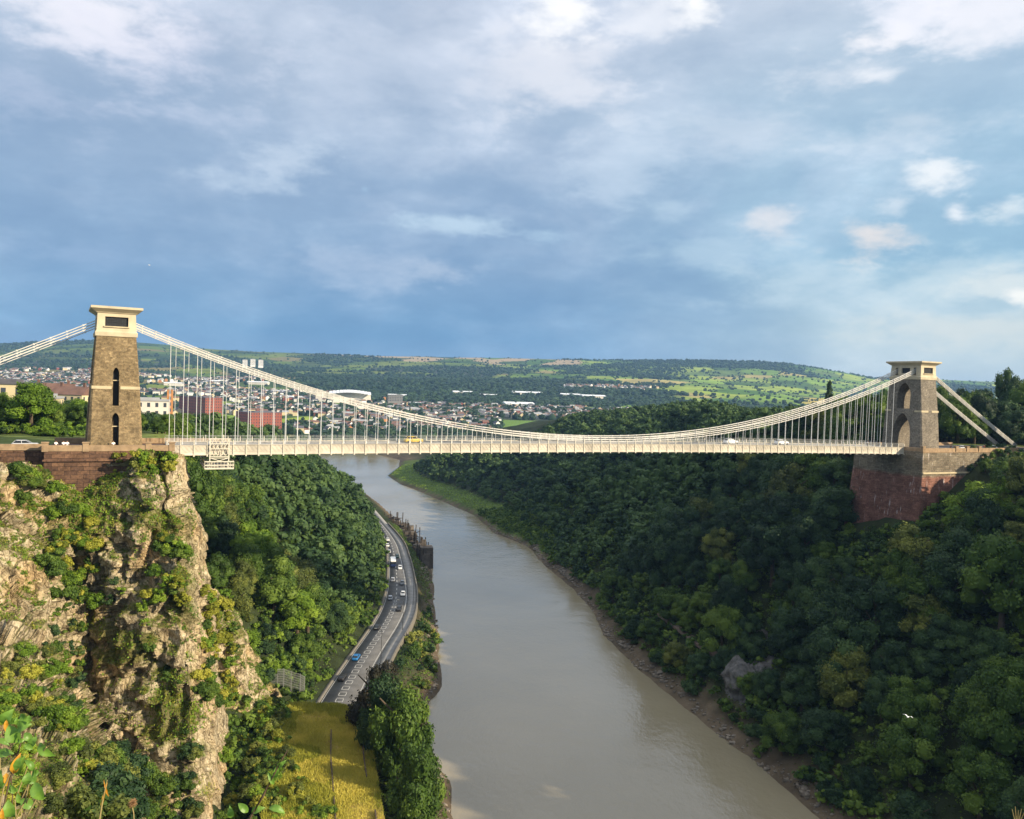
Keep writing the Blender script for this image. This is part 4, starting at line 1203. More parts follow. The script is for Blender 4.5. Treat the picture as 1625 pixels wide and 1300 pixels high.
def merged_wood(name, spots, mat, leaves, size, clumps, seed, h=15.0, r=6.6):
    g = np.random.default_rng(seed)
    prot = [crown_data(h, r, clumps, leaves, size, seed + q, 'round') for q in range(6)]
    V, F, T = [], [], []; o_ = 0
    for (x, y, z, k) in spots:
        v, f, t = prot[g.integers(6)]
        a = g.uniform(0, 6.283); ca, sa = math.cos(a), math.sin(a)
        kk = k * g.uniform(0.9, 1.1)
        w_ = np.stack([(v[:, 0] * ca - v[:, 1] * sa) * kk + x, (v[:, 0] * sa + v[:, 1] * ca) * kk + y, v[:, 2] * kk * g.uniform(0.85, 1.1) + z], 1)
        V.append(w_); F.append(f + o_); o_ += len(v); T.append(np.clip(t * 0.6 + g.uniform(-0.1, 0.65), 0, 1))
    me = leaf_mesh(name, np.vstack(V), np.vstack(F), np.concatenate(T), mat)
    return tag(link(name, me), kind='stuff')
print('merged', len(wood_far))
merged_wood('woodland', wood_far, M['lf_dark'], 520, 0.85, 16, 900)
merged_wood('plateau_wood', OUT, M['lf_dark'], 420, 0.95, 12, 930)

# undergrowth on the slopes and banks: leaf clusters hugging the ground
def ground_cover(name, P, size, mat, seed, lift=0.5):
    g = np.random.default_rng(seed)
    z = ground_z(P[:, 0], P[:, 1])
    Q = np.c_[P, z + g.uniform(0.05, lift, len(P))]
    Nn = g.normal(size=(len(P), 3)) * 0.5 + np.array((0, 0, 0.8)); Nn /= np.linalg.norm(Nn, axis=1, keepdims=True)
    v, f = leaf_quads(Q, Nn, size, g)
    pt = np.clip(0.5 + 0.5 * fbm(Q / 7, 3, seed) + g.normal(0, 0.12, len(P)), 0, 1)
    return tag(link(name, leaf_mesh(name, v, f, np.repeat(pt, 4), mat)), kind='stuff')
g = np.random.default_rng(44)
P = np.c_[g.uniform(-75, 130, 150000), g.uniform(150, 560, 150000)]
d = poly_dist(P); z = ground_z(P[:, 0], P[:, 1]); dl = fx(ROADL, P[:, 1]) - P[:, 0]
mid = (fx(LBANK, P[:, 1]) + fx(RBANK, P[:, 1])) / 2
okR = (P[:, 0] > mid) & (d > 3.2 + 3 * vnoise(np.c_[P / 8, z * 0], 3)) & (z < 72)
okL = (P[:, 0] < mid) & ((dl > 2.0) & (z < 60))
s, n = sn(P[:, 0], P[:, 1])
ok = (okR | okL) & ~((s > 205) & (np.abs(n) < 13)) & ~((s < 13) & (n < 12))
ground_cover('undergrowth', P[ok], 0.30, M['lf_mid'], 45, 1.0)
# brambles and saplings filling the wood floor between the trees
k_ = np.nonzero(ok & (g.random(len(P)) < 0.075))[0]
Pb = P[k_]; zb = ground_z(Pb[:, 0], Pb[:, 1])
merged_wood('scrub', [(a[0], a[1], z_ - 0.3, g.uniform(0.5, 1.5)) for a, z_ in zip(Pb, zb)], M['lf_mid'], 70, 0.42, 4, 700, h=3.4, r=2.4)
# verge between the pavement and the river
P = np.c_[g.uniform(-80, 0, 90000), g.uniform(140, 470, 90000)]
d = poly_dist(P); xk = fx(ROADK, P[:, 1])
okv = (P[:, 0] > xk + 1.2) & (d > 1.5 + 2.2 * vnoise(np.c_[P / 7, P[:, :1] * 0], 9)) & (P[:, 0] < (fx(LBANK, P[:, 1]) + 3))
ground_cover('verge_scrub', P[okv], 0.32, M['lf_mid'], 46, 0.9)
# salt grass on the low right bank
P = np.c_[g.uniform(-125, 40, 40000), g.uniform(430, 860, 40000)]
d = poly_dist(P); mid = (fx(LBANK, P[:, 1]) + fx(RBANK, P[:, 1])) / 2
flat = np.interp(P[:, 1], [100, 380, 470, 560, 800], [5.5, 6, 17, 24, 24])
ok = (P[:, 0] > mid) & (d > 3 + 1.5 * vnoise(np.c_[P / 9, P[:, :1] * 0], 2)) & (d < flat + 1)
ground_cover('bank_grass', P[ok], 0.5, M['lf_lime'], 47, 0.4)

# boulders and stones along the tide line
g = np.random.default_rng(91); Vb, Fb = [], []; o_ = 0
for C_, y0, y1, sg, cnt in ((RBANK, 150, 520, 1, 900), (LBANK, 150, 420, -1, 350)):
    y = g.uniform(y0, y1, cnt); clus = fbm(np.c_[y / 14, y * 0, y * 0], 2, 4); x = fx(C_, y) + sg * (np.abs(g.normal(0, 1.6, cnt)) + 0.3 + 1.5 * np.clip(clus, -0.5, 1))
    z = ground_z(x, y); r = 0.18 + 0.55 * g.random(cnt) ** 3 + 0.25 * (clus > 0.35)
    for i in range(cnt):
        v = CSV * r[i] * (1 + 0.35 * g.normal(size=(len(CSV), 1)).clip(-1, 1)) * np.array((1.2, 1.0, 0.7)) + (x[i], y[i], max(z[i], -0.1) + 0.1 * r[i]); Vb.append(v); Fb.append(CSF + o_); o_ += len(v)
tag(link('bank_stones', np_mesh('bank_stones', np.vstack(Vb), np.vstack(Fb), simple('wet_stone', (0.19, 0.16, 0.125), 0.7, 0, 0.45, 0.8))), kind='stuff')

# ---- helpers to stand things on what the photograph shows
def on_ground(px, py, y0=20, y1=9000):
    ys = np.concatenate([np.arange(y0, 900, 0.5), np.arange(900, y1, 6)])
    dd = ray(px, py); P = dd[None, :] * (ys / dd[1])[:, None] + np.array([0, 0, EYE])
    h = ground_z(P[:, 0], P[:, 1]); k = np.nonzero(P[:, 2] < h)[0]
    i = k[0] if len(k) else len(ys) - 1
    return P[i, 0], P[i, 1], float(h[i])
_shv = []
for nm, (G2, n2_, mo) in SHEETS.items():
    X_, Y_, D_ = project(G2.reshape(-1, 3)); _shv.append((X_, Y_, D_, G2.reshape(-1, 3), n2_.reshape(-1, 3), mo.ravel()))
SHV = [np.concatenate([a[i] for a in _shv]) for i in range(6)]
def on_cliff(px, py, tol=5):
    m_ = (np.abs(SHV[0] - px) < tol) & (np.abs(SHV[1] - py) < tol) & (SHV[2] > 5)
    k = np.nonzero(m_)[0]
    if not len(k): return None
    j = k[np.argmin(SHV[2][k])]
    return SHV[3][j], SHV[4][j]
# ------------------------------------------------------------------ cliff plants
random.seed(21)
PATCH = [  # px0, px1, py0, py1, count, size range, tones, words
    (190, 285, 722, 748, 22, (0.6, 1.2), ('lime', 'yellow', 'olive'), 'on the rim of the cliff just below the left tower'),
    (85, 150, 795, 965, 46, (0.8, 1.7), ('lime', 'mid', 'mid', 'yellow'), 'in the green gully beside the cliff pillar'),
    (236, 300, 830, 965, 26, (0.8, 1.5), ('lime', 'mid', 'yellow'), 'on the ledges of the tall cliff pillar'),
    (150, 235, 850, 990, 6, (0.6, 1.2), ('mid', 'lime', 'dark'), 'on the front of the cliff pillar'),
    (10, 85, 745, 800, 14, (0.8, 1.6), ('mid', 'olive', 'lime'), 'on the cliff below the approach parapet'),
    (150, 330, 1185, 1310, 40, (0.9, 1.9), ('dark', 'mid', 'dark', 'mid', 'olive'), 'in the hollow at the foot of the tall cliff'),
    (0, 110, 1030, 1150, 46, (0.5, 1.1), ('olive', 'lime', 'yellow'), 'on the near ledge at the lower left'),
    (0, 150, 1150, 1310, 26, (0.35, 0.8), ('olive', 'lime', 'yellow'), 'on the nearest rocks at the lower left'),
    (70, 130, 930, 1060, 7, (0.6, 1.3), ('dark', 'mid'), 'in the shaded cleft of the cliff'),
    (72, 140, 985, 1160, 42, (0.5, 1.1), ('mid', 'olive', 'dark', 'lime'), 'on the broken wall of the cleft at the lower left'),
    (200, 300, 1000, 1180, 9, (0.5, 1.0), ('mid', 'olive'), 'low on the face of the tall cliff'),
    (326, 378, 935, 1115, 85, (0.8, 1.5), ('lime', 'mid', 'yellow'), 'on the green side of the lower rock buttress')]
for (x0, x1, y0, y1, cnt, sr, tones, words) in PATCH:
    for i in range(cnt):
        h = on_cliff(random.uniform(x0, x1), random.uniform(y0, y1), 6)
        if h is None: continue
        p, nn = h; t = random.choice(tones)
        nm = {'dark': 'dark green', 'mid': 'green', 'olive': 'olive', 'lime': 'bright green', 'yellow': 'yellow green'}[t]
        lab = f'{nm} shrub {words}'
        k = random.uniform(*sr)
        shrub(p - nn * 0.5 - np.array((0, 0, 0.5 * k)), k, t, lab)

# ivy, grass and moss tufts that nobody could count
g = np.random.default_rng(77)
for nm, mat, size, cnt, seed in (('ivy', 'lf_lime', 0.17, 32000, 1), ('dry_grass', 'lf_yellow', 0.15, 26000, 2)):
    cand = g.integers(0, len(SHV[0]), cnt * 3)
    P = SHV[3][cand]; Nn = SHV[4][cand]; mo = SHV[5][cand]
    mask = fbm(P / 6.5, 4, 50 + seed)
    keep = (SHV[0][cand] > -60) & (SHV[2][cand] < 215) & (g.random(len(cand)) < np.clip(mo * 0.8 + (mask - 0.25) * 0.5, 0, 1)) & (P[:, 2] < 77)
    P, Nn = P[keep][:cnt], Nn[keep][:cnt]
    dist = np.linalg.norm(P - np.array([0, 0, EYE]), axis=1)
    Nn = -Nn if Nn[:, 1].mean() > 0 else Nn
    Q = P + Nn * g.uniform(0.02, 0.30, (len(P), 1))
    N2 = Nn * 0.6 + g.normal(size=Nn.shape) * 0.5 + np.array((0, 0, 0.35)); N2 /= np.linalg.norm(N2, axis=1, keepdims=True)
    v, f = leaf_quads(Q, N2, size, g, 0.6 if nm == 'ivy' else 0.35)
    # smaller leaves close to the camera
    kk = np.repeat(np.clip(dist / 120, 0.45, 1.2), 4)[:, None]; Qr = np.repeat(Q, 4, 0); v = Qr + (v - Qr) * kk
    T = np.repeat(np.clip(0.45 + 0.5 * fbm(Q / 3.5, 3, 60 + seed) + g.normal(0, 0.14, len(Q)), 0, 1), 4)
    tag(link(nm, leaf_mesh(nm, v, f, T, M[mat])), kind='stuff')

# ------------------------------------------------------------------ grass-roofed rockfall gallery over the road
M['turf'] = simple('dry_turf', (0.27, 0.20, 0.05), 0.95, 0, 0.3, 0.5)
ga = empty('rockfall_gallery', (-36, 150, 7.6))
tag(ga, 'rockfall gallery over the road, its flat roof grown with yellow grass', 'gallery')
GL = [(-30, 100), (-35, 120), (-40.5, 137), (-47, 160), (-52.5, 187)]; GRr = [(-14, 100), (-16, 120), (-19.6, 138), (-25, 160), (-31.0, 187)]
q = MB()
gl = np.array(GL, float); gr = np.array(GRr, float)
for (a, b, c_, d_) in zip(gl[:-1], gr[:-1], gr[1:], gl[1:]):
    z0, z1 = 5.9, 7.2
    pts = [(p[0] + 36, p[1] - 150) for p in (a, b, c_, d_)]
    q.add([(*p, z0) for p in pts] + [(*p, z1) for p in pts], [(0, 3, 2, 1), (4, 5, 6, 7), (0, 1, 5, 4), (1, 2, 6, 5), (2, 3, 7, 6), (3, 0, 4, 7)])
q.build('roof', M['paving'], ga)
q = MB()
for y in np.arange(104, 187, 8.0):
    xr = np.interp(y, gr[:, 1], gr[:, 0]); q.box((xr + 36 - 1.0, y - 150, 2.9), (0.9, 1.2, 6.0))
tag(q.build('column_row', M['paving'], ga), kind='stuff')
q = MB()
for t, ya, yb in ((0.60, 122, 172), (0.90, 150, 176), (0.93, 118, 140)):
    for y in range(ya, yb, 2):
        if random.random() < 0.12: continue
        xa = np.interp(y, gl[:, 1], gl[:, 0]) * (1 - t) + np.interp(y, gr[:, 1], gr[:, 0]) * t
        xb = np.interp(y + 2, gl[:, 1], gl[:, 0]) * (1 - t) + np.interp(y + 2, gr[:, 1], gr[:, 0]) * t
        q.bar((xa + 36, y - 150, 7.45), (xb + 36, y + 2 - 150, 7.45), 0.22, 0.9)
tag(q.build('drain_edge', M['bark'], ga), kind='stuff')
q = MB()
for (a, b, c_, d_) in zip(gl[:-1], gr[:-1], gr[1:], gl[1:]):
    q.add([(p[0] + 36, p[1] - 150, 7.21) for p in (a, b, c_, d_)], [(0, 1, 2, 3)])
q.build('turf', M['turf'], ga)
def blades(P, hgt, wid, g):
    k = len(P); a = g.uniform(0, 6.283, k); u = np.stack([np.cos(a), np.sin(a), a * 0], 1) * (wid * g.uniform(0.6, 1.4, k))[:, None]
    up = g.normal(size=(k, 3)) * 0.38 + np.array((-0.15, 0.1, 1.0)); up = up * (hgt * g.uniform(0.5, 1.4, k) / np.linalg.norm(up, axis=1))[:, None]
    return np.stack([P - u, P + u, P + up + u * 0.25, P + up - u * 0.25], 1).reshape(-1, 3)
g = np.random.default_rng(31)
nb = 150000
t = g.random(nb); y = g.uniform(104, 187, nb)
x = np.interp(y, gl[:, 1], gl[:, 0]) * (1 - t) + np.interp(y, gr[:, 1], gr[:, 0]) * t
bump_ = 0.30 * fbm(np.c_[x / 5, y / 5, x * 0], 3, 4)
P = np.c_[x, y, 14.78 + bump_]
v = blades(P, 0.55, 0.07, g)
gn = fbm(np.c_[x / 6.5, y / 9, x * 0], 4, 8) + 0.9 * sstep(0.34, 0.05, t) + 0.9 * sstep(176, 186, y) + 0.5 * sstep(0.9, 1.0, t)
T = np.repeat(np.clip(0.62 - 0.25 * fbm(np.c_[x / 3, y / 3, x * 0], 3, 6) + g.normal(0, 0.12, len(x)), 0, 1), 4)
isg = gn > 0.16
gv = np.repeat(isg, 4)
def sub(sel, name, mat):
    k = np.nonzero(sel)[0]; vv = v.reshape(-1, 4, 3)[k].reshape(-1, 3)
    tag(link(name, leaf_mesh(name, vv, np.arange(len(vv)).reshape(-1, 4), T.reshape(-1, 4)[k].ravel(), M[mat])), kind='stuff')
sub(~isg, 'yellow_grass', 'straw'); sub(isg, 'green_weeds', 'lf_yellow')

# shrubs and trees round the gallery
random.seed(5)
def spot_tree(px, py, depth, k, mesh, trunk, label, name='broadleaf_tree', squash=1.0, zoff=0.0, cat='tree', crown_name='crown', group=None):
    p = at_y(px, py, depth)
    return tree(name, (p[0], p[1], gz(p[0], p[1]) + zoff), k, mesh, trunk, label, cat, group, squash=squash, crown_name=crown_name)
for (x, y, k, i, t, sq, lab) in ((-27.5, 179, 1.08, 0, 'purple', 1.5, 'dark purple brown tree at the road end of the grass-roofed gallery'),
                             (-19.0, 160, 1.2, 1, 'mid', 1.55, 'big leafy green tree between gallery and river, lowest by the water'),
                             (-24.0, 169, 1.05, 2, 'dark', 1.7, 'dark leafy tree squeezed between two bigger trees beside the gallery'),
                             (-15.5, 148, 1.0, 2, 'mid', 1.45, 'green tree at the bottom picture edge beside the river'),
                             (-27.0, 191, 0.62, 2, 'mid', 1.35, 'small green tree at the roadside where the pavement meets the gallery')):
    tree('broadleaf_tree', (x, y, max(gz(x, y), 2.5)), k, FINE[(i, t)], TRUNK[i], lab, squash=sq)
words = 'on the slope between the yellow gallery grass and the cliff'
for i in range(60):
    px, py = random.uniform(345, 480), random.uniform(1120, 1310)
    if px > 425 + (py - 1117) * 0.42 + random.uniform(-10, 26): continue
    x, y, z = on_ground(px, py, 100)
    if y > 200: continue
    t = random.choice(('lime', 'lime', 'mid', 'yellow'))
    lab = f"{ {'lime': 'bright green', 'mid': 'green', 'yellow': 'yellow green'}[t]} shrub {words}"
    shrub((x, y, z - 0.4), random.uniform(0.8, 1.8), t, lab)
for i in range(46):      # river side shrubs
    y = random.uniform(172, 330); x = random.uniform(fx(ROADK, np.array([y]))[0] + 2, fx(LBANK, np.array([y]))[0] - 1.0)
    t = random.choice(('dark', 'mid', 'mid', 'olive'))
    lab = f"{ {'dark': 'dark green', 'mid': 'green', 'olive': 'olive'}[t]} bush on the verge between riverside road and water"
    shrub((x, y, max(gz(x, y), 1.0) - 0.4), random.uniform(1.0, 2.0), t, lab)
for i in range(60):      # bushes fringing the right bank
    y = random.uniform(165, 470); x = fx(RBANK, np.array([y]))[0] + random.uniform(4.5, 10)
    t = random.choice(('dark', 'dark', 'mid'))
    lab = f"{ {'dark': 'dark green', 'mid': 'green'}[t]} bush above the mud of the right river bank"
    shrub((x, y, gz(x, y) - 0.5), random.uniform(1.2, 2.6), t, lab)

for i in range(190):      # bushes creeping over the near-left edge of the gallery roof
    y = random.uniform(108, 188); lim_t = float(np.interp(y, [110, 140, 165, 187], [0.70, 0.52, 0.18, 0.04])); t_ = random.uniform(-0.14, lim_t) + random.gauss(0, 0.02)
    x = float(np.interp(y, gl[:, 1], gl[:, 0]) * (1 - t_) + np.interp(y, gr[:, 1], gr[:, 0]) * t_)
    t = random.choice(('lime', 'lime', 'mid', 'yellow', 'olive')); nm = {'lime': 'bright green', 'mid': 'green', 'yellow': 'yellow green', 'olive': 'olive'}[t]
    lab = f'{nm} bush on the cliff side edge of the grass roof'
    shrub((x, y, 14.2), random.uniform(0.6, 1.45), t, lab)

for i in range(60):      # scrub behind the catch fence
    px, py = random.uniform(392, 505), random.uniform(985, 1098); x, y, z = on_ground(px, py, 150)
    if x > fx(ROADL, np.array([y]))[0] - 2.0: continue
    t = random.choice(('mid', 'dark', 'lime', 'mid')); lab = f"{ {'lime': 'bright green', 'mid': 'green', 'dark': 'dark green'}[t]} bush on the slope above the catch fence"
    shrub((x, y, z - 0.4), random.uniform(1.0, 2.2), t, lab)

for x0, x1, y0, y1, cnt, words in ((1338, 1480, 842, 890, 46, 'at the foot of the red abutment'), (1540, 1625, 715, 760, 22, 'on the grassy edge right of the abutment wall')):
    for i in range(cnt):
        x, y, z = on_ground(random.uniform(x0, x1), random.uniform(y0, y1), 150); t = random.choice(('dark', 'mid', 'dark'))
        lab = f"{ {'mid': 'green', 'dark': 'dark green'}[t]} bush {words}"
        shrub((x, y, z - 0.5), random.uniform(1.1, 2.0), t, lab)
# ------------------------------------------------------------------ vehicles
PAINTS = {}
def paint(name, col):
    if name not in PAINTS:
        m = simple(name + '_car_paint', col, 0.3, 0.0, 0.04, 3.0); m.node_tree.nodes['Principled BSDF'].inputs['Specular IOR Level'].default_value = 0.5
        PAINTS[name] = m
    return PAINTS[name]
CARCOL = {'white': (0.75, 0.75, 0.74), 'silver': (0.46, 0.47, 0.49), 'grey': (0.19, 0.20, 0.21), 'black': (0.018, 0.018, 0.02), 'blue': (0.02, 0.16, 0.42), 'dark blue': (0.02, 0.035, 0.10), 'dark green': (0.02, 0.05, 0.045), 'yellow': (0.62, 0.42, 0.05)}
_wh = None
def car(loc, rz, colr, label, group=None, kind='car'):
    global _wh
    t = empty('parked_car' if kind == 'parked' else kind, loc, rz); tag(t, label, 'bus' if kind == 'bus' else 'truck' if kind == 'truck' else 'car', group)
    mt = paint(colr.replace(' ', '_'), CARCOL[colr]); q = MB(); wn = MB()
    def sec(x0, x1, w_, z, e=0.25): return [(x0 + e, -w_, z), (x1 - e, -w_, z), (x1, -w_ + e, z), (x1, w_ - e, z), (x1 - e, w_, z), (x0 + e, w_, z), (x0, w_ - e, z), (x0, -w_ + e, z)]
    if kind == 'bus':
        q.loft([sec(-4.4, 4.4, 1.22, 0.35), sec(-4.5, 4.5, 1.25, 0.7), sec(-4.5, 4.45, 1.25, 1.5)])
        wn.loft([sec(-4.46, 4.4, 1.22, 1.5), sec(-4.4, 4.3, 1.2, 2.5)])
        r_ = MB(); r_.loft([sec(-4.45, 4.35, 1.23, 2.5), sec(-4.4, 4.25, 1.2, 2.95), sec(-4.2, 4.0, 1.0, 3.05)]); r_.build('roof', paint('white', CARCOL['white']), t)
        wx, wr, ww = (-2.6, 2.7), 0.48, 1.02
    elif kind == 'truck':
        q.loft([sec(1.6, 3.2, 1.0, 0.45), sec(1.6, 3.25, 1.05, 1.3), sec(1.6, 3.0, 1.0, 2.2)]); q.box((-1.0, 0, 0.75), (4.6, 2.0, 0.35)); q.box((-1.0, 0, 1.5), (4.5, 2.1, 1.2))
        wn.box((3.08, 0, 1.75), (0.2, 1.7, 0.6)); wx, wr, ww = (-2.0, 2.2), 0.42, 0.85
    else:
        q.loft([sec(-2.08, 2.08, 0.80, 0.28), sec(-2.15, 2.15, 0.88, 0.55), sec(-2.10, 2.08, 0.87, 0.80), sec(-1.98, 1.0, 0.83, 0.97), ])
        q.loft([sec(0.8, 2.08, 0.85, 0.78), sec(0.85, 1.95, 0.78, 0.93)])
        wn.loft([sec(-1.95, 1.05, 0.80, 0.95), sec(-1.45, 0.30, 0.64, 1.42)])
        q.loft([sec(-1.46, 0.31, 0.655, 1.40), sec(-1.38, 0.2, 0.60, 1.48)])
        for sy in (-1, 1):
            for (xa, xb) in ((1.0, 0.28), (-1.9, -1.43), (-0.45, -0.5)): q.bar((xa, sy * 0.805, 0.95), (xb, sy * 0.65, 1.42), 0.06, 0.06)
        wx, wr, ww = (-1.35, 1.38), 0.31, 0.76
    q.build('body', mt, t); wn.build('windows', M['glass'], t)
    w_ = MB(); w_.tube([(0, -0.11, 0), (0, 0.11, 0)], wr, 12); wm = w_.mesh('wheel', M['tyre'])
    for x in wx:
        for sy in (-1, 1):
            o = link('wheel', wm, t); o.location = (x, sy * ww, wr)
    return t
def road_dir(y):
    d = (np.interp(y + 4, SL[:, 1], SL[:, 0]) - np.interp(y - 4, SL[:, 1], SL[:, 0])) / 8
    return math.atan2(1, d)
CARS = [((615, 857), 'white', 0, 'white car at the far end of the road where it leaves the trees'), ((611, 866), 'white', 0, 'white car half hidden by the trees at the road bend'),
        ((614, 876), 'silver', 0, 'silver car just ahead of the bus in the left lane'), ((629, 884), 'dark green', 1, 'dark car beside the bus in the right lane'),
        ((634.5, 902), 'white', 1, 'white car in the right lane just past the bus'), ((623, 921), 'silver', 0, 'silver car following the bus in the left lane'),
        ((639, 926.5), 'grey', 1, 'grey car nearing the widest part of the bend'), ((641, 944), 'white', 1, 'white car on the outside of the road bend'),
        ((619, 950), 'silver', 0, 'silver car hugging the left edge line by the lamp post'), ((634, 968), 'black', 1, 'black car in the right lane beside the hatched markings'),
        ((599, 997), 'black', 0, 'black car in the left lane midway along the straight'), ((565, 1045), 'blue', 0, 'bright blue car in the left lane'),
        ((541, 1077), 'black', 0, 'dark car nearest the grass-roofed gallery')]
for (pp, colr, lane, lab) in CARS:
    p = at_z(pp[0], pp[1] + 1, 8.0); a = road_dir(p[1])
    tt = 0.24 if lane == 0 else 0.72
    x = np.interp(p[1], SL[:, 1], SL[:, 0]) * (1 - tt) + np.interp(p[1], SR[:, 1], SR[:, 0]) * tt
    car((0.5 * x + 0.5 * p[0], p[1], 8.005), a + (math.pi if lane else 0), colr, lab, 'cars driving on the riverside road')
p = at_z(620, 897, 8.0); x = np.interp(p[1], SL[:, 1], SL[:, 0]) * 0.72 + np.interp(p[1], SR[:, 1], SR[:, 0]) * 0.28
car((x, p[1], 8.005), road_dir(p[1]), 'dark blue', 'dark blue bus with a white roof on the riverside road', None, 'bus')
for (px, n, colr, lab) in ((1527, 7.5, 'silver', 'silver car parked behind the right parapet next to the tower'), (1546, 7.5, 'black', 'black car parked between silver and white cars right of the tower'),
                           (1575, 7.5, 'white', 'white car parked farthest right behind the abutment parapet')):
    s_ = np.linspace(219, 290, 400); X_, _, _ = project([world(s, n, ZL) for s in s_]); s = float(s_[np.argmin(np.abs(X_ - px))])
    car(world(s, n, ZL - 1.09), TH + (0.1 if colr == 'white' else 0), colr, lab, 'cars parked on the right abutment', 'parked')
s_ = np.linspace(-30, 0, 300); X_, _, _ = project([world(s, 3.4, ZL) for s in s_]); s = float(s_[np.argmin(np.abs(X_ - 40))])
car(world(s, 3.6, ZL - 0.15), TH, 'silver', 'silver car on the left approach behind the parapet wall', None, 'car')
for (px, colr, lab, kd) in ((1160, 'white', 'white car driving on the bridge deck right of midspan', 'car'), (1240, 'white', 'white car on the bridge deck closest to the right tower', 'car'), (656, 'yellow', 'yellow car on the bridge deck left of midspan', 'car')):
    s_ = np.linspace(10, 210, 800); X_, _, _ = project([on_deck(s, -1.4) for s in s_]); s = float(s_[np.argmin(np.abs(X_ - px))])
    car(on_deck(s, -1.5, 0.01), TH, colr, lab, None, kd)

# ------------------------------------------------------------------ lamp posts along the road
for (pp, lab) in (((604.5, 1052), 'slim street lamp on the pavement nearest the gallery'), ((639, 1000), 'slim street lamp on the pavement where the road begins to bend'),
                  ((655.5, 960), 'street lamp on the pavement at the widest point of the bend'), ((640, 872), 'street lamp on the pavement beside the ruined quay')):
    p = at_z(pp[0], pp[1], 8.1); t = empty('street_lamp', (p[0], p[1], 8.13)); tag(t, lab, 'street lamp', 'street lamps by the river road')
    q = MB(); q.tube([(0, 0, 0), (0, 0, 1.2), (0, 0, 9.6)], [0.12, 0.09, 0.06], 8); q.tube([(0, 0, 9.5), (-0.5, 0, 9.95), (-1.5, 0, 10.05)], 0.045, 6); q.build('pole', M['dark_iron'], t)
    q = MB(); q.box((-1.8, 0, 10.03), (0.8, 0.28, 0.14)); q.build('lamp_head', M['galv'], t)
p = at_z(596.5, 972, 8.1); t = empty('street_lamp', (p[0] - 0.8, p[1], 8.0)); tag(t, 'street lamp on the left kerb in front of the woods', 'street lamp', 'street lamps by the river road')
q = MB(); q.tube([(0, 0, 0), (0, 0, 8.4)], [0.11, 0.06], 8); q.build('pole', M['dark_iron'], t); q = MB(); q.box((0.3, 0, 8.45), (0.8, 0.28, 0.14)); q.build('lamp_head', M['galv'], t)

# ------------------------------------------------------------------ ruined quay at the water's edge
t = empty('ruined_quay', tuple(at_z(655, 865, 2.0))); tag(t, 'ruined dark timber and stone quay at the water beside the road bend', 'quay')
M['old_timber'] = simple('weathered_dark_timber', (0.055, 0.045, 0.036), 0.95, 0, 0.4, 0.8, 0.5)
M['old_stone'] = simple('dark_quay_stone', (0.10, 0.085, 0.07), 0.95, 0, 0.45, 0.5, 0.5)
random.seed(9); q = MB(); q2 = MB(); o0 = Vector(t.location)
path = [(615, 828, 4), (632, 838, 5.5), (645, 852, 6), (655, 866, 6), (664, 880, 6), (672, 893, 5)]
for i in range(len(path) - 1):
    for k in range(7):
        f = (k + random.random() * 0.6) / 7
        a = [path[i][j] * (1 - f) + path[i + 1][j] * f for j in range(3)]
        w_ = random.uniform(-6, 8)
        p = Vector(at_z(a[0] + w_, a[1], 3.0)) - o0
        hh = random.uniform(3.5, 9.0)
        q2.box((p.x, p.y, -1 + hh / 2 - 1), (random.uniform(2, 4.5), random.uniform(2.5, 6), hh), rz=random.uniform(-.3, .3), top=random.uniform(0.7, 1))
        for m_ in range(2):
            x, y = p.x + random.uniform(-2.5, 3.5), p.y + random.uniform(-3, 3)
            q.bar((x, y, -3), (x + random.uniform(-.5, .5), y + random.uniform(-.5, .5), random.uniform(5.0, 10.5)), 0.45, 0.45)
        q.bar((p.x - 3, p.y + random.uniform(-2, 2), random.uniform(3, 7)), (p.x + 3, p.y + random.uniform(-3, 3), random.uniform(2, 7)), 0.35, 0.4)
p = Vector(at_z(676, 890, 3)) - o0; q2.box((p.x, p.y, 2.5), (6.5, 8, 11), rz=0.2, top=0.93); q2.box((p.x - 1.5, p.y + 2, 9), (2.2, 2.2, 4), top=0.8)
q.build('timber_frame', M['old_timber'], t); q2.build('stone_block', M['old_stone'], t)

# catch fence at the foot of the buttress
t = empty('catch_fence', tuple(at_z(465, 1085, 15))); tag(t, 'grey rockfall catch fence of mesh panels beside the road', 'fence')
o0 = Vector(t.location); pts = [Vector(at_y(px, py, d)) - o0 for px, py, d in ((424, 1082, 196), (440, 1084, 197), (450, 1084, 198), (462, 1088, 199), (476, 1092, 200), (483, 1096, 201))]
for i, p in enumerate(pts):
    q = MB(); q.bar((p.x, p.y, p.z - 1.5), (p.x, p.y, p.z + (3.6 if i > 1 else 2.2)), 0.16, 0.16); q.build('fence_post', M['galv'], t)
q = MB()
for i, (a, b) in enumerate(zip(pts[:-1], pts[1:])):
    h = 3.5 if i > 0 else 2.2
    for k in range(9):
        f = k / 9; c = a.lerp(b, f); q.bar((c.x, c.y, c.z - 0.6), (c.x, c.y, c.z + h), 0.05, 0.05)
    for k in range(7): q.bar((a.x, a.y, a.z + h * k / 6 - .2 + .1), (b.x, b.y, b.z + h * k / 6 - .2 + .1), 0.05, 0.05)
q.build('mesh_panel', M['galv'], t)

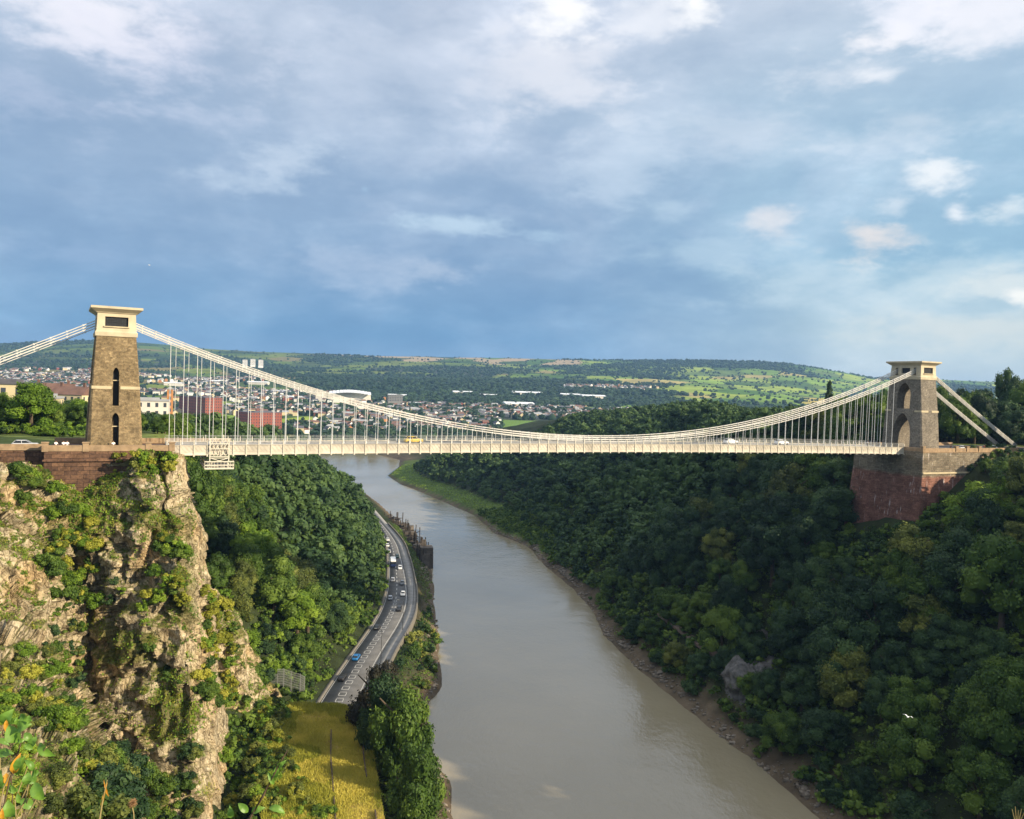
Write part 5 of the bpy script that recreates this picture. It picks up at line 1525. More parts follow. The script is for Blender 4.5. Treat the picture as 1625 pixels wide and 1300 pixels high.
# ------------------------------------------------------------------ people on the abutments
M['skin'] = simple('skin', (0.45, 0.28, 0.20), 0.6, 0, 0.05, 3.0)
def cloth(name, col): return simple(name, col, 0.85, 0, 0.08, 3.0)
M['white_cloth'] = cloth('white_clothing', (0.78, 0.78, 0.77)); M['dark_cloth'] = cloth('dark_clothing', (0.05, 0.055, 0.08)); M['red_cloth'] = cloth('red_clothing', (0.4, 0.06, 0.05)); M['hair'] = cloth('brown_hair', (0.05, 0.03, 0.02))
def skin_mesh(name, verts, edges, radii, mat, lv=1):
    me = bpy.data.meshes.new(name); me.from_pydata(verts, edges, []); o = bpy.data.objects.new('tmp', me); COL.objects.link(o)
    md = o.modifiers.new('skin', 'SKIN'); sv = me.skin_vertices[0].data
    for i, r in enumerate(radii): sv[i].radius = (r, r)
    sv[0].use_root = True
    sb = o.modifiers.new('sub', 'SUBSURF'); sb.levels = lv
    dg = bpy.context.evaluated_depsgraph_get(); dg.update()
    res = bpy.data.meshes.new_from_object(o.evaluated_get(dg)); bpy.data.objects.remove(o)
    res.materials.clear(); res.materials.append(mat); res.name = name
    return res
def person(loc, rz, top, legs, lean, label):
    t = empty('person', loc, rz); tag(t, label, 'person')
    l = lean
    V = [(0, 0, .95), (0, .02, 1.2), (l * .3, .02, 1.42), (l * .5, 0, 1.52), (l * .55, 0, 1.66), (l * .3, .2, 1.40), (l + .05, .27, 1.15), (l + .25, .25, 1.05), (l * .3, -.2, 1.40), (l + .05, -.27, 1.15), (l + .25, -.25, 1.05),
         (0, .1, .88), (.03, .11, .5), (0, .12, .06), (.14, .12, .03), (0, -.1, .88), (-.03, -.11, .5), (-.05, -.12, .06), (.1, -.12, .03)]
    E_ = [(0, 1), (1, 2), (2, 3), (3, 4), (2, 5), (5, 6), (6, 7), (2, 8), (8, 9), (9, 10), (0, 11), (11, 12), (12, 13), (13, 14), (0, 15), (15, 16), (16, 17), (17, 18)]
    Rr = [.14, .13, .14, .055, .10, .06, .045, .035, .06, .045, .035, .10, .065, .045, .04, .10, .065, .045, .04]
    link('body', skin_mesh('body', V, E_, Rr, M['skin']), t)
    link('shirt', skin_mesh('shirt', [V[0], V[1], V[2], V[5], V[6], V[8], V[9]], [(0, 1), (1, 2), (2, 3), (3, 4), (2, 5), (5, 6)], [.165, .155, .16, .085, .07, .085, .07], top), t)
    link('trousers', skin_mesh('trousers', [V[0], V[11], V[12], (0, .12, .12), V[15], V[16], (-.05, -.12, .12)], [(0, 1), (1, 2), (2, 3), (0, 4), (4, 5), (5, 6)], [.155, .12, .085, .07, .12, .085, .07], legs), t)
    q = MB(); q.loft([[(l * .55 - .02 + r * math.cos(a), r * math.sin(a), z) for a in np.linspace(0, 2 * math.pi, 9)[:-1]] for r, z in ((.105, 1.68), (.118, 1.73), (.09, 1.79), (.03, 1.82))]); q.build('hair', M['hair'], t)
    return t
for (px, n, top, legs, rz, lean, lab) in ((101, 8.1, 'white_cloth', 'dark_cloth', -1.2, 0.05, 'person in white leaning at the left abutment parapet, the left one of a pair'), (107, 7.9, 'white_cloth', 'white_cloth', -1.4, 0.03, 'person all in white beside another at the left abutment parapet'),
                                          (89, 8.2, 'white_cloth', 'dark_cloth', -1.0, 0.10, 'person in a white top standing by the corner pier of the left parapet'), (180, 8.3, 'white_cloth', 'dark_cloth', -1.3, 0.0, 'person in a pale top in front of the left tower slot')):
    s_ = np.linspace(-16, 8, 300); X_, _, _ = project([world(s, n, ZL + 1) for s in s_]); s = float(s_[np.argmin(np.abs(X_ - px))])
    person(world(s, n, ZL - 0.2), TH + rz, M[top], M[legs], lean, lab)
for (px, top, lab) in ((1562, 'red_cloth', 'person in a red top between the parked cars right of the tower'), (1509, 'dark_cloth', 'person in dark clothes on the right abutment beside the tower'), (1377, 'white_cloth', 'person in a white shirt walking on the deck near the right tower')):
    n = 9.0 if px > 1450 else 4.0
    s_ = np.linspace(180, 290, 700); X_, _, _ = project([world(s, n, ZL) for s in s_]); s = float(s_[np.argmin(np.abs(X_ - px))])
    person(world(s, n, ZL - 1.09) if px > 1450 else on_deck(s, n, 0.22), TH + 0.4, M[top], M['dark_cloth'], 0.03, lab)

# gulls
M['gull_white'] = simple('gull_white', (0.8, 0.8, 0.8), 0.8, 0, 0.05, 3)
def gull(p, rz, label):
    t = empty('gull', tuple(p), rz); tag(t, label, 'bird')
    q = MB(); q.loft([[(x, r * math.cos(a), r * math.sin(a)) for a in np.linspace(0, 2 * math.pi, 7)[:-1]] for x, r in ((-.3, .015), (-.2, .07), (0, .1), (.18, .07), (.26, .06), (.34, .015))]); q.build('body', M['gull_white'], t)
    for sg in (-1, 1):
        q = MB(); q.loft([[(.1, sg * .08, .04), (-.1, sg * .08, .04), (-.1, sg * .08, .06), (.1, sg * .08, .06)], [(.13, sg * .42, .22), (-.06, sg * .42, .22), (-.06, sg * .42, .24), (.13, sg * .42, .24)], [(-.06, sg * .8, .16), (-.1, sg * .8, .16), (-.1, sg * .8, .17), (-.06, sg * .8, .17)]]); q.build('wing', M['gull_white'], t)
gull(at_y(1441, 1138, 120), 0.6, 'white gull gliding in front of the dark right slope'); gull(at_y(237, 421, 260), 1.0, 'gull high in the sky above the left tower')
# ------------------------------------------------------------------ buildings
def facade_mat(name, col, var=0.12): return simple(name, col, 0.9, 0, var, 0.12)
M['cream_wall'] = facade_mat('cream_render', (0.58, 0.49, 0.30)); M['pale_wall'] = facade_mat('pale_render', (0.60, 0.57, 0.50)); M['white_wall'] = facade_mat('white_render', (0.74, 0.73, 0.70))
M['red_brick'] = facade_mat('red_brick', (0.24, 0.075, 0.05)); M['grey_wall'] = facade_mat('grey_stone_wall', (0.20, 0.20, 0.19)); M['teal_wall'] = facade_mat('pale_green_render', (0.45, 0.58, 0.52)); M['orange_brick'] = facade_mat('orange_brick', (0.42, 0.20, 0.08))
M['slate'] = simple('slate_roof', (0.10, 0.10, 0.115), 0.8, 0, 0.2, 0.3); M['tile'] = simple('brown_tile_roof', (0.155, 0.09, 0.07), 0.9, 0, 0.25, 0.3); M['lead'] = simple('grey_flat_roof', (0.30, 0.31, 0.32), 0.8, 0, 0.15, 0.2); M['white_metal'] = simple('white_sheet_metal', (0.72, 0.74, 0.76), 0.5, 0, 0.06, 0.1)
def building(name, loc, rz, w, d, h, wall, roof, label, storeys=3, cols=(5, 4), roof_kind='flat', cat='building', win=(1.1, 1.7), chimney=0, group=None):
    """loc = base centre; front is local -y; windows on all four sides as one mesh per facade"""
    t = empty(name, loc, rz); tag(t, label, cat, group)
    q = MB(); q.box((0, 0, h / 2 - 4), (w, d, h + 8)); q.build('wall', M[wall], t)
    sh = h / storeys
    for f in range(4):
        q = MB(); n_ = cols[f % 2]; L = w if f % 2 == 0 else d; D = (d if f % 2 == 0 else w) / 2 + 0.012
        for i in range(n_):
            for j in range(storeys):
                u = -L / 2 + (i + 0.5) * L / n_; z = (j + 0.55) * sh
                ww, hh = win
                if f % 2 == 0: q.box((u, -D if f == 0 else D, z), (ww, 0.05, hh))
                else: q.box((D if f == 1 else -D, u, z), (0.05, ww, hh))
        tag(q.build('window_rows', M['window'], t), kind='stuff')
    q = MB()
    if roof_kind == 'flat':
        q.box((0, 0, h + 0.25), (w + 0.5, d + 0.5, 0.5)); q.box((0, 0, h + 0.9), (w * 0.55, d * 0.5, 0.8)); 
    elif roof_kind == 'gable':
        r = d * 0.38
        q.loft([[(-w / 2 - .3, -d / 2 - .35, h - 0.1), (w / 2 + .3, -d / 2 - .35, h - 0.1), (w / 2 + .3, d / 2 + .35, h - 0.1), (-w / 2 - .3, d / 2 + .35, h - 0.1)], [(-w / 2 - .3, -0.05, h + r), (w / 2 + .3, -0.05, h + r), (w / 2 + .3, 0.05, h + r), (-w / 2 - .3, 0.05, h + r)]])
    ro = q.build('roof', M[roof], t)
    for k in range(chimney):
        q = MB(); q.box(((k - (chimney - 1) / 2) * w * 0.7 + 0.3, 0, h + d * 0.38), (1.2, 0.8, 3.2)); q.box(((k - (chimney - 1) / 2) * w * 0.7 + 0.3, 0, h + d * 0.38 + 1.65), (1.4, 1.0, 0.2)); q.build('chimney', M['tile'] if wall != 'grey_wall' else M['grey_wall'], ro)
    return t
def by_px(px, py_top, depth, h):
    p = at_y(px, py_top, depth); return (p[0], p[1], p[2] - h)
building('apartment_house', by_px(6, 622, 205, 13), 0.25, 13, 11, 15, 'cream_wall', 'slate', 'cream house with slate roof behind the tree at the left edge', 4, (4, 3), 'flat')
building('town_house', by_px(80, 632, 232, 12), 0.35, 5.5, 8, 12, 'cream_wall', 'lead', 'narrow yellow cream house between the pale tree and dark trees', 4, (2, 2), 'flat')
building('town_house', by_px(95, 655, 240, 9), 0.5, 4.5, 6, 9, 'teal_wall', 'lead', 'small pale green house right of the yellow cream house', 3, (2, 2), 'flat')
building('terrace_house', by_px(84, 620, 420, 12), 0.2, 20, 10, 12, 'cream_wall', 'tile', 'long house with red brown tiled roof left of the left tower', 3, (7, 3), 'gable', chimney=2)
building('terrace_house', by_px(115, 626, 380, 12), -0.1, 16, 10, 12, 'cream_wall', 'tile', 'house with brown roof touching the left tower outline', 3, (5, 3), 'gable', chimney=2)
building('apartment_block', by_px(236, 636, 330, 13), 0.42, 15, 12, 13, 'pale_wall', 'lead', 'pale flat-roofed block directly right of the left tower', 4, (5, 4), 'flat')
building('brick_tower', by_px(270, 618, 430, 22), 0.42, 3.0, 3.0, 22, 'orange_brick', 'lead', 'slender orange brick tower beside the pale block', 7, (1, 1), 'flat', 'tower')
building('warehouse', by_px(318, 630, 1500, 46), -0.75, 104, 32, 46, 'red_brick', 'slate', 'long dark red warehouse partly behind trees, nearer the left tower', 9, (18, 7), 'flat', 'warehouse', (1.8, 2.2))
building('warehouse', by_px(411, 654, 1150, 36), -0.80, 43, 48, 36, 'red_brick', 'slate', 'red brick warehouse with rows of small windows behind the hangers', 9, (12, 12), 'flat', 'warehouse', (1.4, 1.8))
building('stone_house', by_px(398, 683, 960, 20), 0.3, 26, 14, 20, 'cream_wall', 'slate', 'cream stone building in front of the red brick warehouse', 4, (6, 3), 'flat')
building('stone_house', by_px(427, 686, 950, 18), 0.3, 20, 12, 18, 'cream_wall', 'lead', 'lower cream building joined to the right of the cream stone building', 4, (5, 3), 'flat')
building('cottage', by_px(410, 731, 345, 6), 0.5, 7, 6, 6, 'white_wall', 'slate', 'white gabled cottage among trees under the deck, the left one', 2, (2, 2), 'gable', 'house', chimney=1)
building('cottage', by_px(433, 731, 340, 6), -0.6, 9, 7, 6, 'white_wall', 'slate', 'white cottage with slate roof among trees under the deck, the right one', 2, (3, 2), 'gable', 'house', chimney=2)
building('shed', by_px(483, 723, 900, 7), 0.2, 9, 6, 7, 'grey_wall', 'slate', 'dark shed on the muddy shore below the deck', 2, (2, 2), 'flat', 'shed')
building('stone_house', by_px(511, 748, 640, 9), 0.3, 8, 7, 9, 'grey_wall', 'lead', 'grey stone block house by the river beyond the left trees', 2, (2, 2), 'flat', 'house')
building('stone_house', by_px(523, 752, 610, 8), 0.3, 7, 6, 8, 'grey_wall', 'lead', 'second grey stone house by the river, nearer the big tree', 2, (2, 2), 'flat', 'house')
for px, lab in ((389, 'leftmost of three white tower blocks on the far hillside'), (401.5, 'middle one of three white tower blocks on the far hillside'), (414, 'rightmost of three white tower blocks on the far hillside')):
    building('tower_block', by_px(px, 570 + abs(px - 401) * 0.1, 3300, 24), 0.3, 19, 17, 24, 'white_wall', 'lead', lab, 10, (4, 4), 'flat', 'tower block', (2.2, 1.6), group='white tower blocks')
def shed(px, py, depth, w, d, h, label, rz=0.0, mat='white_metal', name='industrial_shed'):
    p = on_ground(px, py + 4, 1000); t = empty(name, p, rz); tag(t, label, 'shed')
    k_ = p[1] / depth; w *= k_; d *= k_; h *= 0.8
    q = MB(); q.box((0, 0, h / 2 - 8), (w, d, h + 16)); q.build('wall', M['pale_wall'], t)
    q = MB(); q.loft([[(-w / 2 - 1, -d / 2 - 1, h), (w / 2 + 1, -d / 2 - 1, h), (w / 2 + 1, d / 2 + 1, h), (-w / 2 - 1, d / 2 + 1, h)], [(-w / 2 - 1, -1, h + d * .10), (w / 2 + 1, -1, h + d * .10), (w / 2 + 1, 1, h + d * .10), (-w / 2 - 1, 1, h + d * .10)]]); q.build('roof', M[mat], t)
SHEDS = [(822, 642, 1700, 62, 40, 10, 'large white industrial shed nearest the green park'), (836, 623, 2050, 75, 34, 9, 'long white shed above the large shed, left of centre'), (905, 626, 2050, 50, 30, 9, 'white shed right of the long white shed'), (940, 628, 2000, 60, 30, 8, 'long low white shed at the right end of the middle town'),
         (735, 622, 2050, 52, 30, 9, 'white shed in the middle town right of the grey offices'), (775, 627, 2000, 40, 26, 9, 'smaller white shed left of the long white shed'), (655, 640, 1750, 38, 24, 8, 'pale shed among trees below the middle houses'), (690, 646, 1700, 44, 24, 8, 'white-roofed shed below the grey offices'),
         (725, 648, 1680, 34, 22, 8, 'white shed standing apart right of the white-roofed shed'), (630, 627, 2050, 48, 26, 9, 'pale shed just right of the stadium'), (388, 616, 2100, 30, 20, 9, 'shed with a bright yellow roof behind the hangers'), (435, 621, 2000, 60, 30, 9, 'long pale shed right of the yellow roof'),
         (462, 630, 1800, 46, 26, 8, 'white shed left of the stadium, behind the hangers'), (330, 604, 2500, 70, 30, 9, 'white shed far behind the dark red warehouse'), (410, 606, 2450, 60, 30, 9, 'white shed far behind the yellow roof'), (275, 608, 2450, 50, 26, 9, 'white shed far behind the slender brick tower'), (1150, 648, 1900, 34, 20, 7, 'small white shed in the valley right of the dark wood')]
M['yellow_roof'] = simple('yellow_sheet_roof', (0.72, 0.55, 0.06), 0.6, 0, 0.1, 0.2)
for i, a in enumerate(SHEDS): shed(a[0], a[1], a[2], a[3], a[4], a[5], a[6], rz=0.25 - 0.1 * (i % 3), mat='yellow_roof' if 'yellow roof' in a[6][:30] else 'white_metal')
building('office_block', by_px(627, 627, 1900, 15), 0.3, 34, 14, 15, 'grey_wall', 'lead', 'grey office block in the middle town right of the stadium', 4, (9, 4), 'flat', win=(2.2, 2.0))
# stadium: raked white stands round a pitch
p = by_px(555, 622, 2050, 26); t = empty('stadium', p, 0.2); tag(t, 'white-roofed football stadium in the middle distance above the chains', 'stadium')
q = MB()
for k in range(12):
    a0, a1 = -50 + k * 8.6, -50 + (k + 1) * 8.6 - 0.4; z = 24 + 4.5 * math.sin(k / 11 * math.pi)
    q.loft([[(a0, -16, z - 4), (a1, -16, z - 4), (a1, 22, z + 2), (a0, 22, z + 2)], [(a0, -16, z - 3.4), (a1, -16, z - 3.4), (a1, 22, z + 2.7), (a0, 22, z + 2.7)]])
q.build('roof', M['white_metal'], t); q = MB(); q.loft([[(-54, -10, -6), (54, -10, -6), (54, 26, -6), (-54, 26, -6)], [(-52, 8, 23), (52, 8, 23), (52, 26, 25), (-52, 26, 25)]]); q.build('stand', M['pale_wall'], t)
q = MB(); q.box((-72, 30, 8), (22, 70, 26)); q.box((-72, 30, 22), (26, 74, 1.2)); q.build('side_stand', M['pale_wall'], t)

# ------------------------------------------------------------------ the town: gabled houses on the plain and the far slopes
g = np.random.default_rng(101)
n_c = 60000
u = g.uniform(-0.68, 0.42, n_c); y = g.uniform(1180, 4600, n_c); x = u * y
wood, town = land_use(x, y)
c_ = px_of(x, y)
keep = (g.random(n_c) < town * 0.75 * (y / 4600) ** 0.5)
park = (c_ > 790) & (c_ < 890) & (y > 1280) & (y < 1640)
keep &= ~park & ~((c_ > 340) & (c_ < 470) & (y < 1500))
x, y = x[keep], y[keep]; z = ground_z(x, y)
# thin to one house per plot
cell = np.floor(x / 15).astype(int) * 100003 + np.floor(y / 22).astype(int); _, first = np.unique(cell, return_index=True)
first = first[np.argsort(y[first])][:3300]
x, y, z = x[first], y[first], z[first]
WALLS = [('white_wall', 0.42), ('cream_wall', 0.24), ('pale_wall', 0.20), ('red_brick', 0.09), ('orange_brick', 0.05)]
ROOFS = ['slate', 'tile', 'slate', 'tile', 'lead']
WN = {'white_wall': 'white', 'cream_wall': 'cream', 'pale_wall': 'pale', 'red_brick': 'red brick', 'orange_brick': 'orange brick'}
def house_shape(q, c, w, d, h, rz, mw, mr):
    ca, sa = math.cos(rz), math.sin(rz)
    T = lambda px, py, pz: (c[0] + px * ca - py * sa, c[1] + px * sa + py * ca, c[2] + pz)
    r = h + d * 0.36
    q.add([T(-w / 2, -d / 2, -4), T(w / 2, -d / 2, -4), T(w / 2, d / 2, -4), T(-w / 2, d / 2, -4), T(-w / 2, -d / 2, h), T(w / 2, -d / 2, h), T(w / 2, d / 2, h), T(-w / 2, d / 2, h), T(-w / 2, 0, r), T(w / 2, 0, r)],
          [(0, 1, 5, 4), (1, 2, 6, 9, 5), (2, 3, 7, 6), (3, 0, 4, 8, 7), (0, 3, 2, 1)], mw)
    e = 0.3
    q.add([T(-w / 2 - e, -d / 2 - e, h - .15), T(w / 2 + e, -d / 2 - e, h - .15), T(w / 2 + e, 0, r + .12), T(-w / 2 - e, 0, r + .12), T(w / 2 + e, d / 2 + e, h - .15), T(-w / 2 - e, d / 2 + e, h - .15)],
          [(0, 1, 2, 3), (3, 2, 4, 5)], mr)
mats = ['white_wall', 'cream_wall', 'pale_wall', 'red_brick', 'orange_brick', 'slate', 'tile', 'lead']
mi = {k: i for i, k in enumerate(mats)}
rest = MB(); proto = {}
ZW = lambda px, y: ('left of the tower' if px < 130 else 'by the warehouses' if px < 460 else 'near the stadium' if px < 640 else 'left of the park' if px < 800 else 'by the white sheds')
for i in range(len(x)):
    r_ = g.random(); a = 0
    for wname, pr in WALLS:
        a += pr
        if r_ < a: break
    rf = ROOFS[g.integers(5)]; w_, d_, h_ = g.uniform(9, 17), g.uniform(7, 9.5), g.uniform(5.5, 8.5); rz = 0.3 + g.normal(0, 0.2) + (math.pi / 2 if g.random() < 0.35 else 0)
    if i < 290:
        key = (wname, rf)
        if key not in proto:
            q = MB(); house_shape(q, (0, 0, 0), 13, 8.5, 7, 0, 0, 1); me = bpy.data.meshes.new('house'); me.from_pydata(q.v, [], q.f); me.materials.append(M[wname]); me.materials.append(M[rf]); me.polygons.foreach_set('material_index', q.m); proto[key] = me
        o = link('house', proto[key]); o.location = (x[i], y[i], z[i]); o.rotation_euler = (0, 0, rz); o.scale = (w_ / 13, d_ / 8.5, h_ / 7)
        px = float(project([(x[i], y[i], z[i])])[0][0])
        lab = f"{WN[wname]} house with {'slate' if rf == 'slate' else 'brown tiled' if rf == 'tile' else 'grey'} roof in the town {ZW(px, y[i])}"
        tag(o, lab, 'house', lab)
    else:
        house_shape(rest, (x[i], y[i], z[i]), w_, d_, h_, rz, mi[wname], mi[rf])
print('houses', len(x))
me = bpy.data.meshes.new('distant_houses'); me.from_pydata(rest.v, [], rest.f)
for k in mats: me.materials.append(M[k])
me.polygons.foreach_set('material_index', rest.m); tag(link('distant_houses', me), kind='stuff')

# ------------------------------------------------------------------ woods, hedges and garden trees of the plain and hills: one far-off mass
n_c = 170000
u = g.uniform(-0.72, 0.78, n_c); y = 1050 + (5550 - 1050) * g.random(n_c) ** 0.9; x = u * y
wood, town = land_use(x, y); _, gap = field_cell(x, y); c_ = px_of(x, y)
hed = (gap < 7 + y * 0.0006) & (wood < 0.6) & (town < 0.4)
pw = np.where(hed, 0.38, wood * 0.36 * np.clip(y / 3000, 0.5, 1.2)) + town * 0.20 + 0.006
park = (c_ > 795) & (c_ < 882) & (y > 1310) & (y < 1590)
gold = (c_ > 1272) & (c_ < 1325) & (y > 2550) & (y < 3350)
keep = (g.random(n_c) < pw) & ~(park) & ~(gold & ~hed)
x, y = x[keep], y[keep]; hed = hed[keep]; z = ground_z(x, y)
keep = z > 1.5; x, y, z, hed = x[keep], y[keep], z[keep], hed[keep]
print('far trees', len(x))
k = len(x); rad = np.where(hed, g.uniform(2.2, 4.6, k), g.uniform(4.5, 8.5, k))
base = CSV[None] * (1 + 0.30 * g.normal(size=(k, len(CSV), 1)).clip(-1.4, 1.4)) * rad[:, None, None] * np.array((1, 1, 0.9))
V = base + np.stack([x, y, z + rad * 0.55], 1)[:, None]
F = CSF[None] + (np.arange(k) * len(CSV))[:, None, None]
T = np.repeat(np.clip(g.normal(0.45, 0.24, k), 0, 1), len(CSV)) + g.normal(0, 0.08, k * len(CSV))
tag(link('distant_woods', leaf_mesh('distant_woods', V.reshape(-1, 3), F.reshape(-1, 4), T, M['far_leaf'])), kind='stuff')
# nearer of those trees get leaves so they do not read as lumps
sel = np.nonzero(y < 1900)[0]
Vn, Fn, Tn = [], [], []; o_ = 0
prot = [crown_data(12.0, 6.0, 9, 260, 1.0, 990 + q) for q in range(4)]
for i in sel[:1500]:
    v, f, t = prot[i % 4]; s_ = rad[i] / 6.0
    Vn.append(v * s_ + (x[i], y[i], z[i] - 0.5)); Fn.append(f + o_); o_ += len(v); Tn.append(np.clip(t * 0.6 + g.uniform(0, 0.5), 0, 1))
if len(Vn): tag(link('plain_trees', leaf_mesh('plain_trees', np.vstack(Vn), np.vstack(Fn), np.concatenate(Tn), M['far_leaf'])), kind='stuff')

# ------------------------------------------------------------------ single trees of the plateaus
random.seed(12)
def top_tree(px, ty, depth, mesh, trunk, H, label, group=None, name='broadleaf_tree', squash=1.0, kmul=None):
    """a tree whose top shows at (px, ty)"""
    p = at_y(px, ty, depth); zg = gz(p[0], p[1]); k = max(0.25, (p[2] - zg) / (H * 0.98)) if kmul is None else kmul
    sq = 1.0 if kmul is None else (p[2] - zg) / (H * 0.98 * kmul)
    return tree(name, (p[0], p[1], zg - 0.2), k, mesh, trunk, label, 'tree', group, squash=sq * squash if kmul is None else sq)
top_tree(50, 606, 192, FINE[(0, 'lime')], TRUNK[0], 12.6, 'big pale green tree in front of the cream house at the left edge', kmul=0.98)
for i in range(26):
    p = at_y(random.uniform(0, 132), 690, random.uniform(180, 205)); shrub((p[0], p[1], gz(p[0], p[1]) - 0.3), random.uniform(1.0, 2.0), random.choice(('mid', 'lime')), 'leafy bush of the hedge behind the left approach wall', 'hedge bushes behind the left approach')
top_tree(-8, 618, 196, FINE[(1, 'mid')], TRUNK[1], 12.6, 'green tree cut by the left picture edge above the parapet', kmul=0.9)
top_tree(72, 676, 186, FINE[(2, 'lime')], TRUNK[2], 12.6, 'low bright green bushy tree behind the silver car', kmul=0.45)
for px, ty, d in ((112, 632, 236), (128, 640, 228), (100, 668, 222)): top_tree(px, ty, d, CROWN[(1, 'dark')], TRUNK[1], 15, f"dark green tree {'left of the left tower, tallest of three' if px == 112 else 'touching the left edge of the left tower' if px == 128 else 'in front of two darker trees left of the left tower'}", kmul=0.8)
for i, (px, ty, d) in enumerate(((232, 662, 262), (252, 655, 272), (276, 660, 282), (300, 648, 300), (322, 655, 310), (345, 664, 318), (240, 680, 246), (268, 684, 252), (296, 682, 262), (330, 684, 280), (360, 690, 300), (385, 692, 320))):
    top_tree(px, ty, d, CROWN[(i % 5, 'dark' if i % 3 else 'mid')], TRUNK[i % 5], 15, 'dark tree of the clump behind the hangers right of the left tower', 'clump of trees behind the hangers', kmul=0.85)
top_tree(1603, 571, 345, CROWN[(2, 'dark')], trunk_mesh(15, 6.6, 3), 15, 'tall dark spreading conifer on the skyline at the right picture edge', name='conifer', kmul=1.0)
top_tree(1317, 607, 420, CONE[(1, 'dark')], trunk_mesh(24, 7, 4), 24, 'dark pointed tree rising above the chains left of the right tower', name='conifer', kmul=0.5)
for i, (px, ty, d, t) in enumerate(((1512, 628, 330, 'dark'), (1530, 612, 350, 'dark'), (1560, 632, 300, 'olive'), (1575, 622, 345, 'dark'), (1612, 650, 270, 'dark'), (1500, 645, 300, 'mid'), (1630, 640, 290, 'dark'), (1545, 655, 296, 'mid'))):
    top_tree(px, ty, d, CROWN[(i % 5, t)], TRUNK[i % 5], 15, ('olive green tree right of the right tower behind the land chains' if t == 'olive' else 'tree of the dark plateau wood right of the right tower'), None if t == 'olive' else 'plateau trees right of the right tower', kmul=0.9)
for px, ty, d, t, lab in ((1447, 832, 212, 'olive', 'olive green pointed tree in front of the red abutment'), (1430, 1165, 172, 'mid', 'big rounded green tree low in the right picture corner'), (1470, 938, 196, 'olive', 'olive tinged tree on the slope below the red abutment'), (1600, 748, 218, 'lime', 'bright green tree in front of the abutment wall at the right edge'), (1625, 790, 208, 'mid', 'green tree cut by the right picture edge below the abutment wall'), (1550, 770, 216, 'lime', 'bright topped tree against the dark abutment wall')):
    p = at_y(px, ty, d); zg = gz(p[0], p[1])
    V_, F_, T_ = crown_data(13, 5.6, 30, 12000, 0.28, int(px)); k = min(max((p[2] - zg) / 12.5, 0.7), 1.15)
    tree('broadleaf_tree', (p[0], p[1], p[2] - 12.5 * k), k, leaf_mesh('crown', V_, F_, T_, M[TONES[t]]), TRUNK[0], lab)

# ------------------------------------------------------------------ now the gathered shrubs
random.seed(33)
sz = []
for (loc, k, tone, lab, grp) in SHRUBS:
    X_, Y_, D_ = project([loc]); sz.append(k / max(float(D_[0]), 1.0) if -20 < X_[0] < 1645 and -20 < Y_[0] < 1320 else 0)
order = sorted(range(len(SHRUBS)), key=lambda i: -sz[i]); rest_ = {}
for r_, i in enumerate(order):
    loc, k, tone, lab, grp = SHRUBS[i]
    if r_ < 290 and sz[i] > 0: tree('shrub', loc, k, SHRUB[(random.randrange(4), tone)], None, lab, 'shrub', grp[:1].upper() + grp[1:], crown_name='foliage')
    else: rest_.setdefault(tone, []).append((loc[0], loc[1], loc[2], k))
for tone, sp in rest_.items(): merged_wood('low_brush', sp, M[TONES[tone]], 420, 0.2, 7, 760, h=2.2, r=1.5)
# ------------------------------------------------------------------ rock faces and the old track on the right bank
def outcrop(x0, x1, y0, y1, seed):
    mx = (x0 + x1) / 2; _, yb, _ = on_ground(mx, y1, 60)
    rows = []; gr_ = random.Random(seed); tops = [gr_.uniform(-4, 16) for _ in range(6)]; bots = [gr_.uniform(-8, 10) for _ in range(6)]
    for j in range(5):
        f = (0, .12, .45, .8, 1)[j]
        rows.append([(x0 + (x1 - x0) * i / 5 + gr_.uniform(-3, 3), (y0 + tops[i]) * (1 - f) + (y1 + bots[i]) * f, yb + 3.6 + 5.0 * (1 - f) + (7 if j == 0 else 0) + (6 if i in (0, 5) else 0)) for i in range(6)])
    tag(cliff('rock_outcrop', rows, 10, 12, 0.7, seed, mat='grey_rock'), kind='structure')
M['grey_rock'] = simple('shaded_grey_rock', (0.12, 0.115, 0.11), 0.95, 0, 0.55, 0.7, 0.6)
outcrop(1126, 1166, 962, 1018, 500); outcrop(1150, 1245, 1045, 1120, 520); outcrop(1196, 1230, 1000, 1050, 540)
M['track_stone'] = simple('track_ballast', (0.17, 0.125, 0.095), 0.95, 0, 0.35, 0.8, 0.3)
pts = [on_ground(px, py, 60) for px, py in ((1050, 978), (1080, 1000), (1110, 1024), (1140, 1044), (1170, 1062))]
q = MB()
for a, b in zip(pts[:-1], pts[1:]): q.bar((a[0], a[1], a[2] + 0.5), (b[0], b[1], b[2] + 0.5), 3.4, 0.9)
tag(q.build('old_track', M['track_stone']), kind='structure')

# ------------------------------------------------------------------ plants at the photographer's feet
def plain_leaf(name, c1, c2):
    m, nt, b = nodes_of(name)
    c = ramp(nt, noise(nt, 14, 4, 0.6, coords(nt)), [(0.3, c1), (0.7, c2)])
    nt.links.new(c, b.inputs['Base Color']); b.inputs['Roughness'].default_value = 0.45
    tr = nt.nodes.new('ShaderNodeBsdfTranslucent'); nt.links.new(c, tr.inputs['Color']); mx = nt.nodes.new('ShaderNodeMixShader'); mx.inputs[0].default_value = 0.35
    nt.links.new(b.outputs[0], mx.inputs[1]); nt.links.new(tr.outputs[0], mx.inputs[2]); nt.links.new(mx.outputs[0], nt.nodes['Material Output'].inputs['Surface'])
    return m
M['fresh_leaf'] = plain_leaf('fresh_leaf', (0.10, 0.22, 0.03), (0.20, 0.36, 0.05)); M['autumn_leaf'] = plain_leaf('autumn_leaf', (0.55, 0.22, 0.02), (0.75, 0.42, 0.04))
